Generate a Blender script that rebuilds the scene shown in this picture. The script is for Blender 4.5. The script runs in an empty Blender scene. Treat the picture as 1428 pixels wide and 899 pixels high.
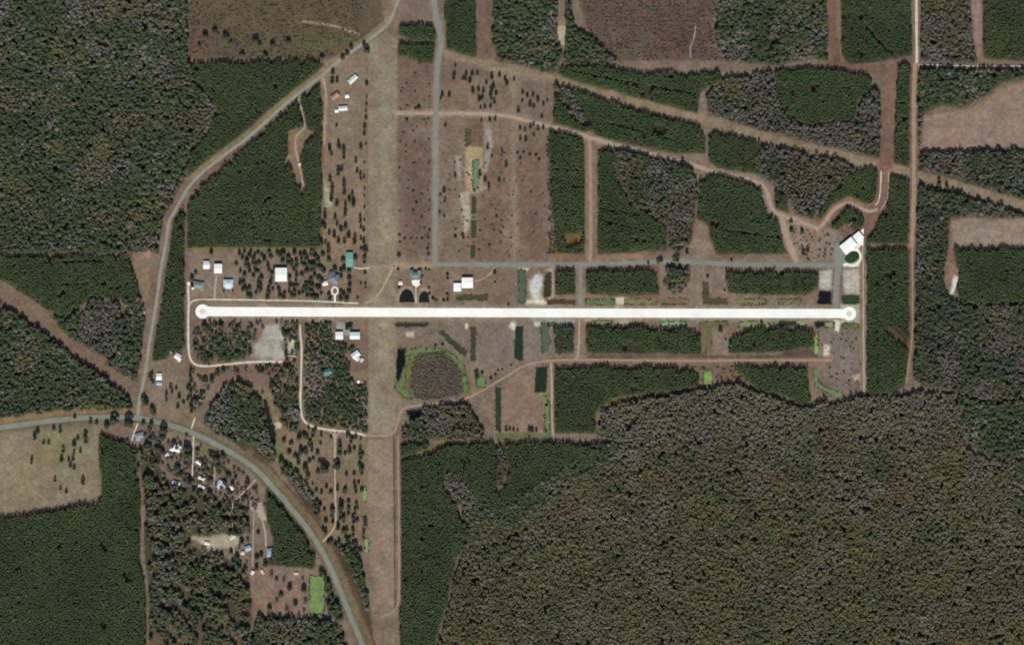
import bpy, math, random
import numpy as np
random.seed(7); rng = np.random.default_rng(7)
S = 1.5                                   # metres per photograph pixel (map scale)
CX, CY = 714.0, 449.5
def W(px, py): return ((px-CX)*S, (CY-py)*S)
scene = bpy.context.scene
col = scene.collection
R = math.radians
KL = (1.20, 1.18, 1.24)                                 # how bright a sunlit white sheet renders, to turn seen colours into base colours
def lin(c):
    c = c/255.0
    return c/12.92 if c <= 0.04045 else ((c+0.055)/1.055)**2.4
def C(r, g, b, k=1.0): return tuple(min(0.85, lin(v)/q_*k) for v, q_ in zip((r, g, b), KL))

# ------------------------------------------------------------------ tags
def tag(o, label=None, cat=None, group=None, kind=None):
    if label: o['label'] = label
    if cat: o['category'] = cat
    if group: o['group'] = group
    if kind: o['kind'] = kind
    return o

# ------------------------------------------------------------------ noise in numpy (fractal value noise)
def vnoise(x, y, seed=0):
    xi = np.floor(x).astype(np.int64); yi = np.floor(y).astype(np.int64)
    fx = x-xi; fy = y-yi
    fx = fx*fx*(3-2*fx); fy = fy*fy*(3-2*fy)
    def h(a, b):
        n = (a*374761393 + b*668265263 + seed*1442695041) & 0xffffffff
        n = ((n ^ (n >> 13))*1274126177) & 0xffffffff
        return ((n ^ (n >> 16)) & 0xffff)/65535.0
    a = h(xi, yi); b = h(xi+1, yi); c = h(xi, yi+1); d = h(xi+1, yi+1)
    return a+(b-a)*fx+(c-a)*fy+(a-b-c+d)*fx*fy
def fnoise(x, y, scale, seed=0, oct=3):
    t = 0; a = 1; s = 0
    for o in range(oct):
        t = t+a*vnoise(x/scale*2**o+17.3*o, y/scale*2**o+5.1*o, seed+o*31); s += a; a *= 0.55
    return t/s

# ------------------------------------------------------------------ polygon / polyline distance fields (photo-map px)
def poly_sdf(P, x, y):
    P = np.array(P, float); n = len(P)
    d = np.full(x.shape, 1e9); ins = np.zeros(x.shape, bool)
    for i in range(n):
        a = P[i]; b = P[(i+1) % n]
        e = b-a; L = e@e+1e-9
        t = np.clip(((x-a[0])*e[0]+(y-a[1])*e[1])/L, 0, 1)
        dx = x-a[0]-t*e[0]; dy = y-a[1]-t*e[1]
        d = np.minimum(d, dx*dx+dy*dy)
        c = ((a[1] > y) != (b[1] > y))
        with np.errstate(divide='ignore', invalid='ignore'):
            xx = (b[0]-a[0])*(y-a[1])/(b[1]-a[1]+1e-12)+a[0]
        ins ^= c & (x < xx)
    d = np.sqrt(d)
    return np.where(ins, -d, d)
def line_dist(P, x, y):
    P = np.array(P, float); d = np.full(x.shape, 1e9)
    for i in range(len(P)-1):
        a = P[i]; e = P[i+1]-a; L = e@e+1e-9
        t = np.clip(((x-a[0])*e[0]+(y-a[1])*e[1])/L, 0, 1)
        d = np.minimum(d, (x-a[0]-t*e[0])**2+(y-a[1]-t*e[1])**2)
    return np.sqrt(d)
def smooth(P, it=2):
    P = [tuple(p) for p in P]
    for _ in range(it):
        Q = [P[0]]
        for a, b in zip(P[:-1], P[1:]):
            Q += [(a[0]*.75+b[0]*.25, a[1]*.75+b[1]*.25), (a[0]*.25+b[0]*.75, a[1]*.25+b[1]*.75)]
        Q.append(P[-1]); P = Q
    return P
def smooth_closed(P, it=2):
    P = [tuple(p) for p in P]
    for _ in range(it):
        Q = []
        for i in range(len(P)):
            a = P[i]; b = P[(i+1) % len(P)]
            Q += [(a[0]*.75+b[0]*.25, a[1]*.75+b[1]*.25), (a[0]*.25+b[0]*.75, a[1]*.25+b[1]*.75)]
        P = Q
    return P

# ------------------------------------------------------------------ rasters
X0, X1, Y0, Y1 = -60, 1488, -60, 960
STEP = 1.5
gx = np.arange(X0, X1+STEP, STEP); gy = np.arange(Y0, Y1+STEP, STEP)
GX, GY = np.meshgrid(gx, gy)
cover = np.zeros(GX.shape+(3,))
clear = np.zeros(GX.shape, bool)          # nothing may grow here
NZ = fnoise(GX, GY, 14, 3, 3)-0.5
NF = fnoise(GX, GY, 4.5, 9, 2)-0.5
def window(P, m):
    P = np.array(P, float)
    i0 = np.searchsorted(gx, P[:, 0].min()-m); i1 = np.searchsorted(gx, P[:, 0].max()+m)
    j0 = np.searchsorted(gy, P[:, 1].min()-m); j1 = np.searchsorted(gy, P[:, 1].max()+m)
    return slice(max(j0-1, 0), j1+1), slice(max(i0-1, 0), i1+1)
def paint(P, c, soft=2.0, rough=3.0, a=1.0):
    w = window(P, soft+rough+2)
    d = poly_sdf(P, GX[w], GY[w])+NZ[w]*rough*2+NF[w]*rough
    m = np.clip(0.5-d/(2*soft), 0, 1)*a
    cover[w] = cover[w]*(1-m[..., None])+np.array(c)*m[..., None]
def stroke(P, hw, c, soft=1.5, rough=1.5, a=1.0):
    w = window(P, hw+soft+rough+2)
    d = line_dist(P, GX[w], GY[w])-hw+NZ[w]*rough*2+NF[w]*rough
    m = np.clip(0.5-d/(2*soft), 0, 1)*a
    cover[w] = cover[w]*(1-m[..., None])+np.array(c)*m[..., None]
def block_poly(P, grow=0):
    w = window(P, grow+2); clear[w] |= poly_sdf(P, GX[w], GY[w]) < grow
def block_line(P, hw):
    w = window(P, hw+2); clear[w] |= line_dist(P, GX[w], GY[w]) < hw
def is_clear(x, y):
    i = np.clip(((x-X0)/STEP).round().astype(int), 0, len(gx)-1)
    j = np.clip(((y-Y0)/STEP).round().astype(int), 0, len(gy)-1)
    return clear[j, i]

# ------------------------------------------------------------------ materials
def mat_base(name, rough=0.9, spec=0.15):
    m = bpy.data.materials.new(name); m.use_nodes = True
    b = m.node_tree.nodes['Principled BSDF']
    b.inputs['Roughness'].default_value = rough
    b.inputs['Specular IOR Level'].default_value = spec
    return m, m.node_tree.nodes, m.node_tree.links, b
def vary(m, nt, lk, src, scales, out):
    """multiply a colour by noise of several sizes (metres, amount)"""
    geo = nt.new('ShaderNodeNewGeometry')
    prev = src
    for s, amt in scales:
        n = nt.new('ShaderNodeTexNoise'); n.inputs['Scale'].default_value = 1.0/s; n.inputs['Detail'].default_value = 3
        lk.new(geo.outputs['Position'], n.inputs['Vector'])
        mr = nt.new('ShaderNodeMapRange'); mr.inputs['From Min'].default_value = .3; mr.inputs['From Max'].default_value = .7
        mr.inputs['To Min'].default_value = 1-amt; mr.inputs['To Max'].default_value = 1+amt
        lk.new(n.outputs['Fac'], mr.inputs['Value'])
        vm = nt.new('ShaderNodeVectorMath'); vm.operation = 'SCALE'
        lk.new(prev, vm.inputs[0]); lk.new(mr.outputs['Result'], vm.inputs['Scale'])
        prev = vm.outputs['Vector']
    lk.new(prev, out)
def mat_noise(name, c, scales=((3, .12), (20, .1)), rough=.9, spec=.15):
    m, nt, lk, b = mat_base(name, rough, spec)
    rgb = nt.new('ShaderNodeRGB'); rgb.outputs[0].default_value = (*c, 1)
    vary(m, nt, lk, rgb.outputs[0], scales, b.inputs['Base Color'])
    return m
def mat_attr(name, attr, scales, rough=1.0, spec=0.05, objrand=0):
    m, nt, lk, b = mat_base(name, rough, spec)
    a = nt.new('ShaderNodeAttribute'); a.attribute_name = attr
    src = a.outputs['Color']
    if objrand:
        oi = nt.new('ShaderNodeObjectInfo'); mr = nt.new('ShaderNodeMapRange')
        mr.inputs['To Min'].default_value = 1-objrand; mr.inputs['To Max'].default_value = 1+objrand
        lk.new(oi.outputs['Random'], mr.inputs['Value'])
        vm = nt.new('ShaderNodeVectorMath'); vm.operation = 'SCALE'
        lk.new(src, vm.inputs[0]); lk.new(mr.outputs['Result'], vm.inputs['Scale']); src = vm.outputs['Vector']
    if scales: vary(m, nt, lk, src, scales, b.inputs['Base Color'])
    else: lk.new(src, b.inputs['Base Color'])
    return m

# ------------------------------------------------------------------ mesh helpers
def mesh_obj(name, verts, faces, m, parent=None, smooth_=False):
    me = bpy.data.meshes.new(name); me.from_pydata(verts, [], faces); me.update()
    me.materials.append(m)
    o = bpy.data.objects.new(name, me); col.objects.link(o)
    if parent: o.parent = parent
    return o
def fill(name, P, z, m, kind='structure'):
    """flat sheet of an arbitrary outline (map px)"""
    from mathutils.geometry import tessellate_polygon
    from mathutils import Vector
    pts = [Vector((*W(*p), z)) for p in P]
    tris = tessellate_polygon([pts])
    fs = []
    for t in tris:
        a, b, c = (pts[i] for i in t)
        fs.append(t if (b-a).cross(c-a).z > 0 else t[::-1])
    o = mesh_obj(name, [tuple(p) for p in pts], fs, m)
    if kind: o['kind'] = kind
    return o
def wobble(P, amp, seed, step=2.0):
    """resample a closed outline and push it in and out a little so that no edge is ruler-straight"""
    Q = []
    n = len(P)
    for i in range(n):
        a = np.array(P[i], float); b = np.array(P[(i+1) % n], float)
        L = np.linalg.norm(b-a); k = max(1, int(L/step))
        for j in range(k): Q.append(a+(b-a)*j/k)
    Q = np.array(Q)
    nx = fnoise(Q[:, 0], Q[:, 1], 5, seed, 2)-.5; ny = fnoise(Q[:, 0], Q[:, 1], 5, seed+5, 2)-.5
    Q[:, 0] += nx*amp*2; Q[:, 1] += ny*amp*2
    return [tuple(q) for q in Q]
def ribbon(name, P, width, z, m, jit=0.0, seed=0, widths=None, sm=2, kind='structure'):
    P0 = np.array(P, float)
    Q = np.array(smooth(P, sm)) if sm else P0
    seg = [Q[0]]; ts = [0]
    for a, b in zip(Q[:-1], Q[1:]):
        L = np.linalg.norm(b-a); k = max(1, int(L/4))
        for j in range(1, k+1): seg.append(a+(b-a)*j/k)
    Q = np.array(seg)
    T = np.gradient(Q, axis=0); T /= np.linalg.norm(T, axis=1)[:, None]+1e-9
    N = np.stack([-T[:, 1], T[:, 0]], 1)
    u = np.linspace(0, 1, len(Q))
    w = np.interp(u, np.linspace(0, 1, len(widths)), widths) if widths else np.full(len(Q), width)
    l = w/2+(fnoise(Q[:, 0], Q[:, 1], 7, seed, 2)-.5)*2*jit
    r = w/2+(fnoise(Q[:, 0], Q[:, 1], 7, seed+77, 2)-.5)*2*jit
    A = Q+N*l[:, None]; B = Q-N*r[:, None]
    vs = [(*W(*a), z) for a in A]+[(*W(*b), z) for b in B]
    n = len(Q)
    fs = [(i, i+1, n+i+1, n+i) for i in range(n-1)]
    o = mesh_obj(name, vs, fs, m)
    if kind: o['kind'] = kind
    me = o.data
    if me.polygons and me.polygons[0].normal.z < 0: me.flip_normals()
    return o
def boxmesh(x0, x1, y0, y1, z0, z1):
    v = [(x0, y0, z0), (x1, y0, z0), (x1, y1, z0), (x0, y1, z0), (x0, y0, z1), (x1, y0, z1), (x1, y1, z1), (x0, y1, z1)]
    f = [(0, 3, 2, 1), (4, 5, 6, 7), (0, 1, 5, 4), (1, 2, 6, 5), (2, 3, 7, 6), (3, 0, 4, 7)]
    return v, f
def join(*parts):
    V = []; F = []
    for v, f in parts:
        k = len(V); V += v; F += [tuple(i+k for i in q) for q in f]
    return V, F

# =================================================================== SEEN COLOURS
FIELD = C(124, 106, 95)
TAN = C(140, 124, 106)
RED = C(117, 91, 82)
LITTER = C(78, 70, 58)
PINEFL = C(62, 58, 42)
MOW = C(136, 121, 105)

# =================================================================== LAND COVER (map px)
n1 = fnoise(GX, GY, 90, 21, 4)
cover[:] = np.array(FIELD)
m = np.clip((n1-.42)*3.5, 0, 1)[..., None]
cover[:] = cover*(1-m*.65)+np.array(RED)*m*.65
m = np.clip((fnoise(GX, GY, 60, 44, 4)-.5)*3.5, 0, 1)[..., None]
cover[:] = cover*(1-m*.5)+np.array(TAN)*m*.5

ROADS = {}
county = [(572, -50), (548, 22), (540, 36), (512, 58), (476, 82), (450, 105), (422, 126), (390, 152), (350, 189), (320, 211), (288, 235), (268, 254), (256, 272), (244, 294), (235, 309), (233, 328), (230, 348), (225, 370), (220, 408), (214, 448), (208, 478), (203, 520), (197, 545), (193, 566), (193, 583)]
highway = [(-60, 604), (0, 596), (43, 590), (80, 585), (120, 582), (160, 581), (194, 582), (220, 588), (250, 596), (270, 604), (296, 616), (320, 629), (338, 640), (360, 656), (380, 678), (400, 701), (422, 728), (438, 749), (450, 770), (464, 797), (474, 822), (486, 852), (496, 876), (508, 905), (530, 960)]
corridor = [(-60, 350), (0, 395), (43, 430), (70, 450), (90, 470), (110, 490), (130, 503), (160, 526), (188, 545)]
paved_ns = [(600, -50), (607, 20), (611, 36), (615, 52), (615, 66), (610, 86), (608, 130), (607, 210), (607, 369)]
paved_ew = [(604, 368.5), (700, 369), (800, 369), (850, 367.5), (902, 366), (930, 364), (955, 364), (1000, 367.5), (1060, 369), (1130, 369), (1168, 369.5)]
power = [(612, 72), (640, 80), (670, 89), (700, 95), (730, 101), (770, 110), (810, 122), (860, 136), (910, 150), (978, 168), (1020, 179), (1060, 190), (1100, 201), (1140, 211), (1176, 217), (1208, 227), (1260, 240), (1290, 248), (1340, 262), (1384, 275), (1500, 308)]
second = [(552, 158), (612, 158), (670, 158), (710, 162), (735, 169), (770, 177), (810, 188), (860, 203), (890, 210), (930, 220), (966, 230), (990, 238), (1020, 244), (1050, 252), (1067, 260), (1073, 280), (1078, 294), (1092, 302), (1106, 304), (1120, 311), (1142, 319)]
second_s = [(1090, 302), (1094, 320), (1102, 344), (1111, 366)]
loop_tr = [(1138, 322), (1150, 310), (1164, 290), (1182, 281), (1200, 290), (1212, 295), (1224, 292)]
red_lane = [(1160, -50), (1160, 36), (1163, 70), (1168, 90), (1186, 96), (1214, 97), (1240, 95)]
red_lane2 = [(1243, 92), (1240, 150), (1236, 222), (1232, 246), (1231, 272), (1222, 290), (1214, 312), (1207, 326)]
east_lane = [(1276, 88), (1274, 130), (1275, 250), (1272, 345)]
east_lane2 = [(1272, 345), (1273, 460), (1270, 490), (1264, 533)]
sw_dirt = [(1160, 502), (1050, 502), (960, 503), (858, 502), (807, 501.5), (768, 502), (735, 507), (716, 518), (689, 535), (664, 549), (647, 557), (618, 561), (587, 564), (563, 568), (557, 577), (554, 592), (550, 603), (541, 607), (510, 607), (490, 602), (466, 600), (444, 597), (428, 591), (421, 582), (419, 566), (419, 540), (420, 508), (421, 483), (418.5, 466), (418.5, 452)]
sand_s = [(808, 441), (807.5, 480), (806, 498), (800, 502)]
lane_s = [(467, 601), (467, 620), (467, 680), (468.5, 720), (468, 735), (450, 755)]
perim_w = [(262, 393), (263.5, 420), (262.5, 440), (262.5, 468), (263, 494), (268, 506), (280, 511), (307, 509), (341, 505), (371, 504), (394, 504)]
perim_n = [(263, 432), (265, 422), (272, 417.5), (300, 417.5), (380, 418.5), (430, 419.5), (464, 421), (500, 423)]
diag_n = [(508, 424), (524, 416), (536, 398), (546, 376), (552, 368)]
bound_e = [(1203, 342), (1204, 400), (1204, 460), (1205, 546)]
bound_s = [(555, 608), (556, 700), (557, 800), (556, 850), (530, 860)]
link_w = [(510, 374), (540, 371), (575, 371), (604, 369)]
house_lane = [(449, 108), (453, 118), (455, 135), (452, 200)]
clr_lane = [(416, 137), (422, 158), (426, 178), (412, 190), (412, 210), (418, 232), (424, 262), (420, 270)]
sp1 = [(272, 582), (267, 597)]
res_a = [(192, 590), (186, 606), (184, 614)]
res_b = [(270, 608), (269, 640), (268, 663)]
res_c = [(357, 668), (345, 681), (330, 696)]
res_d = [(347, 685), (340, 694)]
res_e = [(362, 712), (370, 740), (371, 763)]
res_f = [(355, 700), (353, 740), (352, 790)]
res_g = [(324, 700), (325, 745), (326, 770)]
res_h = [(299, 648), (299, 676)]
west_trk = [(192, 612), (196, 665), (203, 720), (198, 780), (207, 822), (208, 960)]
marsh_trk = [(560, 567), (545, 552), (530, 535)]
marsh_e = [(612, 482), (636, 494), (650, 508), (658, 530), (662, 548)]
east_spur = [(1326, 345), (1323, 365), (1326, 385)]
dott = [(1280, 90), (1310, 91), (1340, 92), (1376, 92), (1480, 93)]
south_trk = [(557, 640), (580, 634), (602, 626), (621, 616)]
p26_lane = [(768, 505), (770, 540), (769, 570), (771, 606)]
cut_trk = [(970, 36), (968, 55), (962, 66), (963, 82)]
mid_lane = [(822, 190), (824, 260), (824, 330), (823, 366)]
drive_loop = [(467, 421), (467, 412)]
lane_n_house = [(515, 373), (503, 375), (494, 373)]
lane_hgr = [(299, 417), (300, 400), (302, 384)]
spur809 = [(809.5, 369), (809.5, 400), (809, 431)]
spur1167 = [(1170, 338), (1169, 369), (1166.5, 400), (1165.5, 432)]
edge_1030 = [(850, 89), (900, 88), (960, 89), (1010, 91), (1078, 94), (1120, 88), (1160, 88)]
p7_cross = [(1207, 343), (1240, 344), (1272, 343)]

# ---- forests: name, kind, outline, palette weights
P = 'pine'; M = 'mixed'; D = 'bare'
FORESTS = [
 ('woodland', M, [(-60,-60),(262,-60),(262,82),(275,118),(300,148),(292,178),(262,212),(258,250),(250,262),(240,284),(227,304),(224,330),(219,352),(180,352),(-60,352)], 'large mixed green and brown woodland filling the northwest corner, west of the county road'),
 ('pine_plantation', P, [(266,88),(300,90),(380,86),(440,84),(452,90),(436,108),(416,122),(384,146),(344,182),(314,204),(284,228),(262,246),(264,214),(294,180),(303,150),(278,118)], 'even green pine plantation on the northwest side of the county road'),
 ('pine_plantation', P, [(-60,357),(182,357),(186,378),(198,400),(190,418),(160,416),(130,414),(108,430),(92,442),(66,432),(44,416),(0,388),(-60,342)], 'pine plantation at the west edge, just below the large northwest woodland'),
 ('woodland', D, [(128,418),(152,412),(168,424),(172,450),(166,480),(152,500),(132,492),(106,474),(114,440)], 'pale grey leafless grove between the western plantation and dirt corridor'),
 ('woodland', M, [(172,418),(196,412),(203,430),(200,470),(195,505),(190,532),(172,524),(148,506),(166,484),(174,450)], 'dark mixed wood strip along the west side of the county road bend'),
 ('woodland', M, [(68,436),(92,446),(110,434),(112,448),(104,474),(86,460)], 'small mixed wood wedge between the western plantation and grey grove'),
 ('woodland', M, [(-60,400),(0,424),(42,450),(80,478),(104,500),(130,514),(155,536),(180,552),(186,570),(150,574),(100,572),(42,578),(-60,588)], 'mixed olive woodland between the diagonal dirt corridor and the highway'),
 ('pine_plantation', P, [(250,286),(258,296),(257,340),(257,480),(252,490),(236,492),(232,500),(214,502),(214,482),(221,450),(228,405),(233,370),(237,345),(240,310)], 'narrow pine strip between the county road and the white western lane'),
 ('pine_plantation', P, [(262,284),(276,266),(300,246),(330,218),(355,196),(385,172),(400,156),(414,142),(428,132),(446,114),(449,150),(449,190),(447,345),(262,345)], 'big square pine plantation north of the western hangars'),
 ('woodland', P, [(416,190),(430,184),(446,198),(449,262),(446,300),(436,300),(428,262),(422,240),(430,212)], 'dark denser pines round the house clearing inside the square plantation'),
 ('woodland', P, [(556,36),(606,36),(607,58),(580,60),(556,48)], 'small pine wood just west of the grey lane at the top'),
 ('woodland', P, [(556,62),(608,62),(607,88),(584,88),(556,78)], 'second small pine wood west of the grey lane, below the first'),
 ('pine_plantation', P, [(620,-60),(664,-60),(664,80),(650,82),(622,72)], 'pine block immediately east of the grey lane at the top edge'),
 ('woodland', M, [(686,-60),(778,-60),(776,60),(786,70),(776,98),(770,104),(740,96),(715,88),(694,84),(688,60)], 'mixed wood north of the power line, right of a brown clearing'),
 ('woodland', M, [(790,-60),(800,36),(812,44),(830,56),(850,76),(868,88),(846,90),(800,90),(784,92),(788,70)], 'mixed thicket just west of the reddish cleared field at the top'),
 ('pine_plantation', P, [(775,100),(800,92),(850,94),(900,104),(940,102),(960,106),(1000,100),(1005,112),(988,122),(976,130),(972,160),(930,148),(880,136),(840,126),(800,114)], 'long pine strip on the north side of the power line cut'),
 ('woodland', M, [(1000,-60),(1152,-60),(1154,84),(1110,88),(1075,92),(1040,88),(1012,86),(998,60)], 'dark mixed wood at the top, east of the reddish cleared field'),
 ('pine_plantation', P, [(1080,98),(1162,96),(1176,102),(1212,104),(1214,120),(1196,142),(1190,170),(1160,168),(1130,176),(1096,160),(1084,136)], 'pine stand inside the bend of the reddish northern lane'),
 ('woodland', D, [(1000,112),(1078,98),(1084,138),(1098,164),(1132,178),(1162,170),(1192,172),(1198,144),(1218,120),(1228,124),(1228,222),(1206,218),(1160,206),(1110,194),(1050,180),(988,160),(984,136)], 'grey leafless wood on the north side of the power line'),
 ('pine_plantation', P, [(1172,-60),(1271,-60),(1271,78),(1258,80),(1234,86),(1184,90),(1174,78)], 'pine block at the top between the reddish lane and white road'),
 ('pine_plantation', P, [(1250,94),(1270,86),(1268,234),(1246,227),(1248,170)], 'narrow pine strip between the reddish lane and eastern tan track'),
 ('woodland', D, [(1284,-60),(1350,-60),(1356,60),(1362,88),(1284,88)], 'leafless wood east of the white road at the top right'),
 ('pine_plantation', P, [(1369,-60),(1480,-60),(1480,88),(1372,82)], 'pine block in the top right corner'),
 ('woodland', M, [(1282,96),(1480,98),(1480,108),(1400,114),(1384,126),(1366,140),(1340,150),(1310,148),(1290,157),(1281,200),(1280,150)], 'mixed wood north of the larger tan eastern field'),
 ('woodland', D, [(1282,212),(1480,210),(1480,296),(1384,266),(1330,251),(1282,238)], 'brown brushy wood between the larger tan field and power line'),
 ('pine_plantation', P, [(1240,246),(1268,252),(1267,340),(1207,340),(1207,328),(1222,312),(1234,290),(1240,270)], 'pine block north of the narrow eastern cross lane'),
 ('pine_plantation', P, [(1208,347),(1268,347),(1267,500),(1260,540),(1238,550),(1208,548)], 'tall dark pine block east of the runway end'),
 ('woodland', D, [(1279,258),(1330,270),(1400,290),(1480,312),(1480,300),(1400,304),(1350,303),(1324,306),(1322,345),(1314,380),(1319,412),(1340,424),(1480,424),(1480,545),(1384,560),(1330,545),(1285,540),(1272,520),(1276,480),(1277,350)], 'mottled grey and green wood along the eastern edge'),
 ('pine_plantation', P, [(1330,347),(1480,347),(1480,422),(1342,422),(1332,404),(1336,386)], 'pine block below the smaller tan eastern field'),
 ('pine_plantation', P, [(772,116),(800,124),(850,143),(905,158),(972,176),(984,190),(984,214),(945,213),(880,202),(840,192),(800,180),(772,170)], 'pine wood between the power line cut and the second dirt lane'),
 ('pine_plantation', P, [(988,184),(1060,200),(1052,226),(1058,243),(1000,234),(988,226)], 'small pine block south of the power line, west of grey wood'),
 ('woodland', D, [(1060,204),(1110,210),(1168,222),(1194,236),(1176,250),(1158,272),(1132,304),(1108,298),(1100,276),(1078,258),(1056,244),(1052,226)], 'pale grey leafless wood south of the power line'),
 ('woodland', P, [(1190,240),(1224,234),(1224,282),(1206,284),(1186,272),(1168,282),(1146,306),(1137,302),(1160,272),(1178,250)], 'narrow curved pine band above the looping dirt track'),
 ('woodland', P, [(1157,318),(1168,302),(1181,289),(1196,298),(1204,304),(1204,318),(1192,320),(1178,312),(1166,324)], 'small pine clump inside the looping dirt track'),
 ('pine_plantation', P, [(766,186),(800,184),(812,196),(816,214),(815,354),(776,354),(770,300)], 'tall narrow pine block left of the dirt avenue'),
 ('pine_plantation', P, [(834,214),(850,208),(862,224),(856,246),(878,284),(914,306),(930,320),(930,350),(834,354)], 'pine block right of the dirt avenue, under the grey wood'),
 ('woodland', D, [(852,208),(880,208),(940,222),(966,236),(974,262),(968,302),(966,316),(964,338),(946,352),(932,346),(932,318),(914,303),(880,281),(858,246)], 'grey and dark green wood between two pine blocks, south of second lane'),
 ('pine_plantation', P, [(976,252),(1000,244),(1030,252),(1062,264),(1066,292),(1084,312),(1092,340),(1100,354),(1000,354),(992,332),(986,314),(972,304)], 'rounded pine block west of the winding dirt lane'),
 ('woodland', P, [(1080,266),(1096,272),(1100,296),(1082,291)], 'tiny pine patch tucked beside the winding dirt lane'),
 ('pine_plantation', P, [(818,378),(906,378),(917,386),(918,410),(866,412),(818,408)], 'pine block north of the runway, east of the paved spur'),
 ('pine_plantation', P, [(773,377),(800,378),(802,409),(776,412)], 'small square pine block north of the runway, west of paved spur'),
 ('pine_plantation', P, [(1012,380),(1140,380),(1142,400),(1128,410),(1080,411),(1016,409)], 'long pine block north of the runway near its east end'),
 ('woodland', M, [(928,374),(952,372),(962,384),(960,398),(948,412),(934,404),(930,390)], 'small ragged grove of mixed trees between two runway-side pine blocks'),
 ('pine_plantation', P, [(818,458),(850,457),(896,455),(918,462),(956,458),(976,468),(978,494),(818,492)], 'pine block south of the runway beside the sand track'),
 ('pine_plantation', P, [(1014,492),(1018,476),(1040,462),(1060,457),(1134,461),(1136,482),(1106,488),(1060,492)], 'pine block south of the runway near its east end'),
 ('woodland', P, [(772,457),(800,457),(800,492),(776,492)], 'small dark pine square beside the grey green pond'),
 ('pine_plantation', P, [(772,513),(940,512),(946,516),(960,516),(975,526),(968,540),(930,546),(890,550),(855,556),(836,566),(830,582),(832,603),(774,604)], 'wide pine block directly south of the long dirt lane'),
 ('pine_plantation', P, [(1022,513),(1126,512),(1130,560),(1118,564),(1090,550),(1058,542),(1034,526)], 'pine block south of the dirt lane, left of bright green marsh'),
 ('woodland', D, [(838,576),(866,560),(905,552),(940,550),(984,542),(1028,532),(1056,546),(1086,556),(1120,570),(1150,560),(1176,562),(1200,550),(1260,552),(1284,545),(1330,550),(1340,580),(1348,625),(1384,642),(1480,640),(1480,960),(590,960),(622,860),(634,800),(646,770),(655,735),(700,722),(752,700),(800,662),(848,640),(862,616),(832,608)], 'vast grey and brown leafless forest filling the southeast'),
 ('woodland', M, [(1334,548),(1384,562),(1480,550),(1480,636),(1384,638),(1350,620),(1342,580)], 'darker green wood at the east edge above the leafless forest'),
 ('pine_plantation', P, [(558,644),(584,638),(604,630),(624,618),(690,618),(860,618),(846,638),(798,660),(750,698),(700,718),(668,726),(668,700),(650,676),(622,654),(616,672),(640,708),(644,750),(632,800),(618,860),(588,960),(558,960)], 'large pine plantation east of the long grass strip, at the bottom'),
 ('pine_plantation', P, [(558,618),(600,617),(596,626),(576,632),(558,638)], 'small pine wedge above the curved track by the grass strip'),
 ('woodland', D, [(768,116),(794,124),(808,146),(820,168),(812,174),(798,160),(782,142)], 'thin leafless diagonal gap grown up inside the northern pine wood'),
 ('woodland', M, [(648,712),(700,706),(750,676),(800,640),(850,614),(872,618),(856,646),(800,690),(752,716),(700,744),(650,762),(632,790),(628,760)], 'feathered mixed belt where the southern plantation meets the vast forest'),
 ('woodland', D, [(692,626),(703,620),(708,650),(704,678),(694,684),(697,652)], 'thin leafless finger running down into the southern plantation'),
 ('woodland', D, [(620,652),(650,674),(668,698),(668,728),(656,734),(644,708),(618,674)], 'pale leafless hollow inside the southern plantation'),
 ('woodland', D, [(566,572),(600,567),(650,562),(664,580),(676,604),(672,613),(562,613),(560,600),(572,590)], 'leafless grove under the dirt lane beside the grass strip'),
 ('woodland', M, [(284,590),(296,562),(312,538),(328,530),(350,540),(364,556),(372,585),(380,612),(386,636),(374,648),(352,640),(326,616),(302,604)], 'dark rounded grove north of the highway curve'),
 ('woodland', M, [(388,636),(398,640),(412,656),(428,676),(440,700),(448,724),(440,730),(426,708),(410,682),(392,656)], 'narrow belt of trees just northeast of the highway'),
 ('woodland', M, [(458,752),(484,760),(500,776),(508,802),(514,838),(520,878),(520,960),(512,900),(500,866),(488,824),(476,794)], 'tree belt between the highway and the grass strip at the bottom'),
 ('pine_plantation', P, [(138,604),(160,612),(182,618),(190,650),(196,700),(196,780),(204,826),(204,960),(-60,960),(-60,726),(0,722),(42,718),(90,708),(134,704),(143,690),(140,650)], 'large pine plantation in the southwest corner'),
 ('woodland', M, [(178,622),(212,622),(216,640),(232,664),(250,680),(282,690),(320,700),(348,712),(348,742),(330,748),(270,746),(266,762),(290,768),(330,782),(346,800),(352,860),(340,960),(208,960),(206,820),(200,760),(204,720),(196,670)], 'mixed wood south of the roadside houses in the southwest'),
 ('pine_plantation', P, [(374,672),(384,690),(404,714),(424,744),(440,774),(438,792),(400,790),(374,786),(382,758),(374,726),(368,700)], 'pine wood on the west side of the highway'),
 ('woodland', M, [(360,858),(428,862),(460,864),(478,880),(500,960),(340,960),(352,880)], 'mixed trees at the bottom, below the bright green paddock'),
 ('woodland', M, [(442,790),(460,802),(470,826),(482,856),(476,866),(460,858),(456,826)], 'thin tree strip right of the bright green paddock'),
]
# forest floor: leaf litter or needles, a real cover of its own
for name, kind, poly, lab in FORESTS:
    paint(poly, PINEFL if kind == P else LITTER, 2.0, 1.5)

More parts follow.
